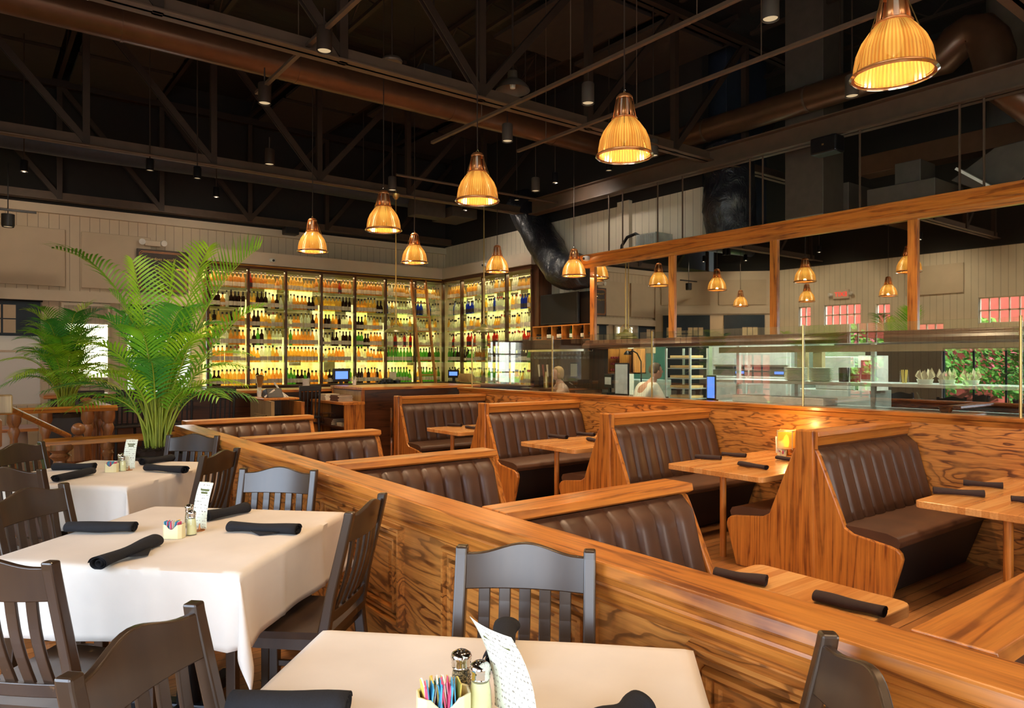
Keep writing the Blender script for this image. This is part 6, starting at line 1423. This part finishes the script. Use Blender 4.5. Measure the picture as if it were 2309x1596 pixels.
newel(.82, 7.95, FL, 'octagonal newel post with ball finial in front of the small palm', 1.08, .10, .06)
newel(.02, 6.35, 0, 'large newel post with a big ball, cut by the left photo edge', 1.28, .15, .10)
t = thing('stair_handrail', 'slanting round oak handrail running down from the big newel post', 'railing', (.4, 7.2, .9)); MB().tube([(.18, 6.55, 1.18), (.22, 6.72, 1.14), (.74, 7.92, .78)], .024, 12).build('rail', 'oak_z', t, smooth=True); MB().box(.13, .25, 6.50, 6.66, 1.10, 1.24).build('end_block', 'paleply', t, bevel=.01)
t = thing('turned_railing', 'oak railing with paired turned balusters around the small palm', 'railing', (.8, 9.3, FL))
b = MB(); b.prism([(8.80, .95), (8.78, .99), (8.85, 1.01), (8.92, .99), (8.90, .95)], 0, .05, 1.28); b.build('hand_rail', 'oak_x', t, bevel=.004)
b = MB(); b.prism([(1.16, .95), (1.14, .99), (1.21, 1.01), (1.28, .99), (1.26, .95)], 1, 8.85, 10.9); b.build('hand_rail', 'oak_y', t, bevel=.004)
for x in (.12, .35, .62, 1.0, 1.2): turned(x, 8.85, FL, .95, .055, 'baluster', 'railwood', t)
for y in (9.1, 9.6, 10.1, 10.6): turned(1.21, y, FL, .95, .055, 'baluster', 'railwood', t)
MB().box(.05, 1.28, 8.82, 8.88, FL, FL+.1).build('bottom_rail', 'oak_x', t)
# small far table with white cloth and things, left of the palm
t = thing('side_table', 'small far table with a white skirt behind the left railing', 'table', (.25, 12.2, FL)); MB().box(-.3, .75, 11.8, 12.6, .52, .56).build('tabletop', 'oak_x', t); b = MB(); b.lathe([(.45, FL+.05), (.42, .52)], (.22, 12.2, 0), 24); b.build('skirt', 'cloth_white', t, smooth=True)

# ================================================================== PALMS
def frond(root, tip, up, length_scale, nleaf, lw, ll, rr, droop=.35, stiff=.0):
    """one feather leaf: root and tip points (local), arching by 'up'"""
    A = Vector(root); B = Vector(tip); C = A.lerp(B, .5)+Vector(up)
    def q(t_): return A*(1-t_)**2+C*2*t_*(1-t_)+B*t_*t_
    b = MB(); n = 14; b.cur = 1; b.tube([q(i/n) for i in range(n+1)], [max(.0018, .009*(1-i/n*.85)) for i in range(n+1)], 5); b.cur = 0
    for i in range(nleaf):
        f = .30+.70*i/(nleaf-1); p = q(f); d = (q(min(1, f+.02))-q(f-.02)).normalized()
        side = d.cross(Vector((0, 0, 1)));
        if side.length < .1: side = Vector((1, 0, 0))
        side.normalize(); nrm = side.cross(d).normalized()
        env = (sin(pi*min(1, .14+.80*(f-.30)/.70)))**.6; L_ = ll*env*(1+rr.uniform(-.08, .08))
        for s in (-1, 1):
            dirv = (side*s*.80+d*.75+nrm*(.30+stiff+rr.uniform(-.08, .08))).normalized()
            g = Vector((0, 0, -1)); p0 = p; pts = []
            for k in range(5):
                t_ = k/4; pts.append(p0+dirv*L_*t_+g*(droop*L_*t_*t_))
            vs = []
            for k, c in enumerate(pts):
                t_ = k/4; w_ = lw*(.45+1.9*t_ if t_ < .3 else 1.15*(1-(t_-.3)/.7)+.03); ax = (pts[min(4, k+1)]-pts[max(0, k-1)]).normalized(); wv = ax.cross(nrm)
                if wv.length < .05: wv = side
                wv.normalize(); vs += [c-wv*w_*.5+nrm*w_*.12, c+wv*w_*.5+nrm*w_*.12]
            b.add(vs, [(2*k, 2*k+1, 2*k+3, 2*k+2) for k in range(4)])
    return b
def palm(loc, label, H, spread, big, nf, pw, ph, mats, seed, leafL, special=()):
    t = thing('potted_palm', label, 'plant', loc); rr = random.Random(seed)
    b = MB(); w1 = pw/2; b.prism([(-w1, 0), (w1, 0), (w1*1.12, ph), (w1*1.02, ph), (w1*1.0, ph-.04), (-w1*1.0, ph-.04), (-w1*1.02, ph), (-w1*1.12, ph)], 1, -w1, w1); b.build('planter', 'planter', t, local=True, bevel=.006)
    b = MB(); b.lathe([(w1*1.0, ph-.06), (w1*.9, ph+.0), (.001, ph+.01)], n=14, caps=False)
    for k in range(160): a = rr.uniform(0, 6.28); r_ = w1*rr.uniform(.2, 1.02); p = Vector((r_*cos(a), r_*sin(a), ph)); b.tube([p, p+Vector((rr.uniform(-.06, .06), rr.uniform(-.06, .06), rr.uniform(.005, .035))), p+Vector((rr.uniform(-.09, .09), rr.uniform(-.09, .09), 0))], .0022, 4)
    b.build('moss', 'soil', t, local=True)
    for k in range(nf):
        a = 2*pi*(k*.382)+rr.uniform(-.2, .2); lvl = (k+.5)/nf; root = (.09*big*cos(a)*rr.uniform(.2, 1), .09*big*sin(a)*rr.uniform(.2, 1), ph)
        hz = ph+H*(.95-.60*lvl+rr.uniform(-.05, .05)); rad = spread*(.40+.60*lvl**.7)*rr.uniform(.85, 1.05)
        tip = (rad*cos(a), rad*sin(a), hz-.10*H*lvl)
        up = (-rad*cos(a)*.32, -rad*sin(a)*.32, H*(.42-.08*lvl))
        mt = mats[0] if rr.random() < .35 else (mats[1] if rr.random() < .65 else mats[2])
        frond(root, tip, up, 1, 24, .020*big, leafL*(1.05-.25*lvl), rr, droop=.28+.2*lvl).build('frond', [mt, 'palm_stem'], t, local=True, recalc=False, smooth=80)
    for (tip, up, n_, L_, mt, dr) in special:
        tp = Vector(tip)-Vector(loc); frond((rr.uniform(-.05, .05), rr.uniform(-.05, .05), ph), tp, up, 1, n_, .020*big, L_, rr, droop=dr, stiff=.15).build('frond', [mt, 'palm_stem'], t, local=True, recalc=False, smooth=80)
    for k in range(int(26*big)):
        a = rr.uniform(0, 6.28); r0 = .10*big*rr.random(); r1 = r0+rr.uniform(.04, .20); h1 = H*rr.uniform(.25, .5)
        MB().tube([(r0*cos(a), r0*sin(a), ph-.02), (r0*1.2*cos(a), r0*1.2*sin(a), ph+h1*.5), (r1*cos(a), r1*sin(a), ph+h1)], [.009*big, .007, .004], 6).build('stem', 'palm_stem', t, local=True)
PL = (1.30, 6.86, 0)
W0 = 6.25
sp = [(atW(585, 560, 6.2), (-.10, -.05, .55), 34, .42, 'palm_mid', .10), (atW(120, 560, 6.4), (.30, -.2, .75), 34, .42, 'palm_mid', .35), (atW(470, 560, 6.0), (.0, 0, .5), 26, .34, 'palm_bright', .25), (atW(300, 590, 5.9), (0, 0, .35), 26, .34, 'palm_bright', .2),
      (atW(390, 600, 6.4), (0, 0, .3), 26, .34, 'palm_bright', .2), (atW(250, 660, 6.1), (.1, 0, .4), 26, .32, 'palm_mid', .4), (atW(590, 690, 6.2), (-.05, 0, .45), 26, .32, 'palm_mid', .4)]
palm(PL, 'large bright green areca palm in a dark square planter before the bar', 1.38, .95, 1.0, 28, .40, .72, ('palm_bright', 'palm_mid', 'palm_dark'), 5, .34, sp)
palm((.85, 9.45, FL), 'smaller dark green palm in a tall dark planter behind the left railing', 1.30, .66, .80, 40, .34, 1.10, ('palm_bright', 'palm_mid', 'palm_dark'), 9, .28)
palm((-1.3, 4.3, 0), 'potted palm by the garden window, seen in the mirror at the right', 1.7, .6, .9, 14, .36, .55, ('palm_mid', 'palm_dark', 'palm_bright'), 12, .34)
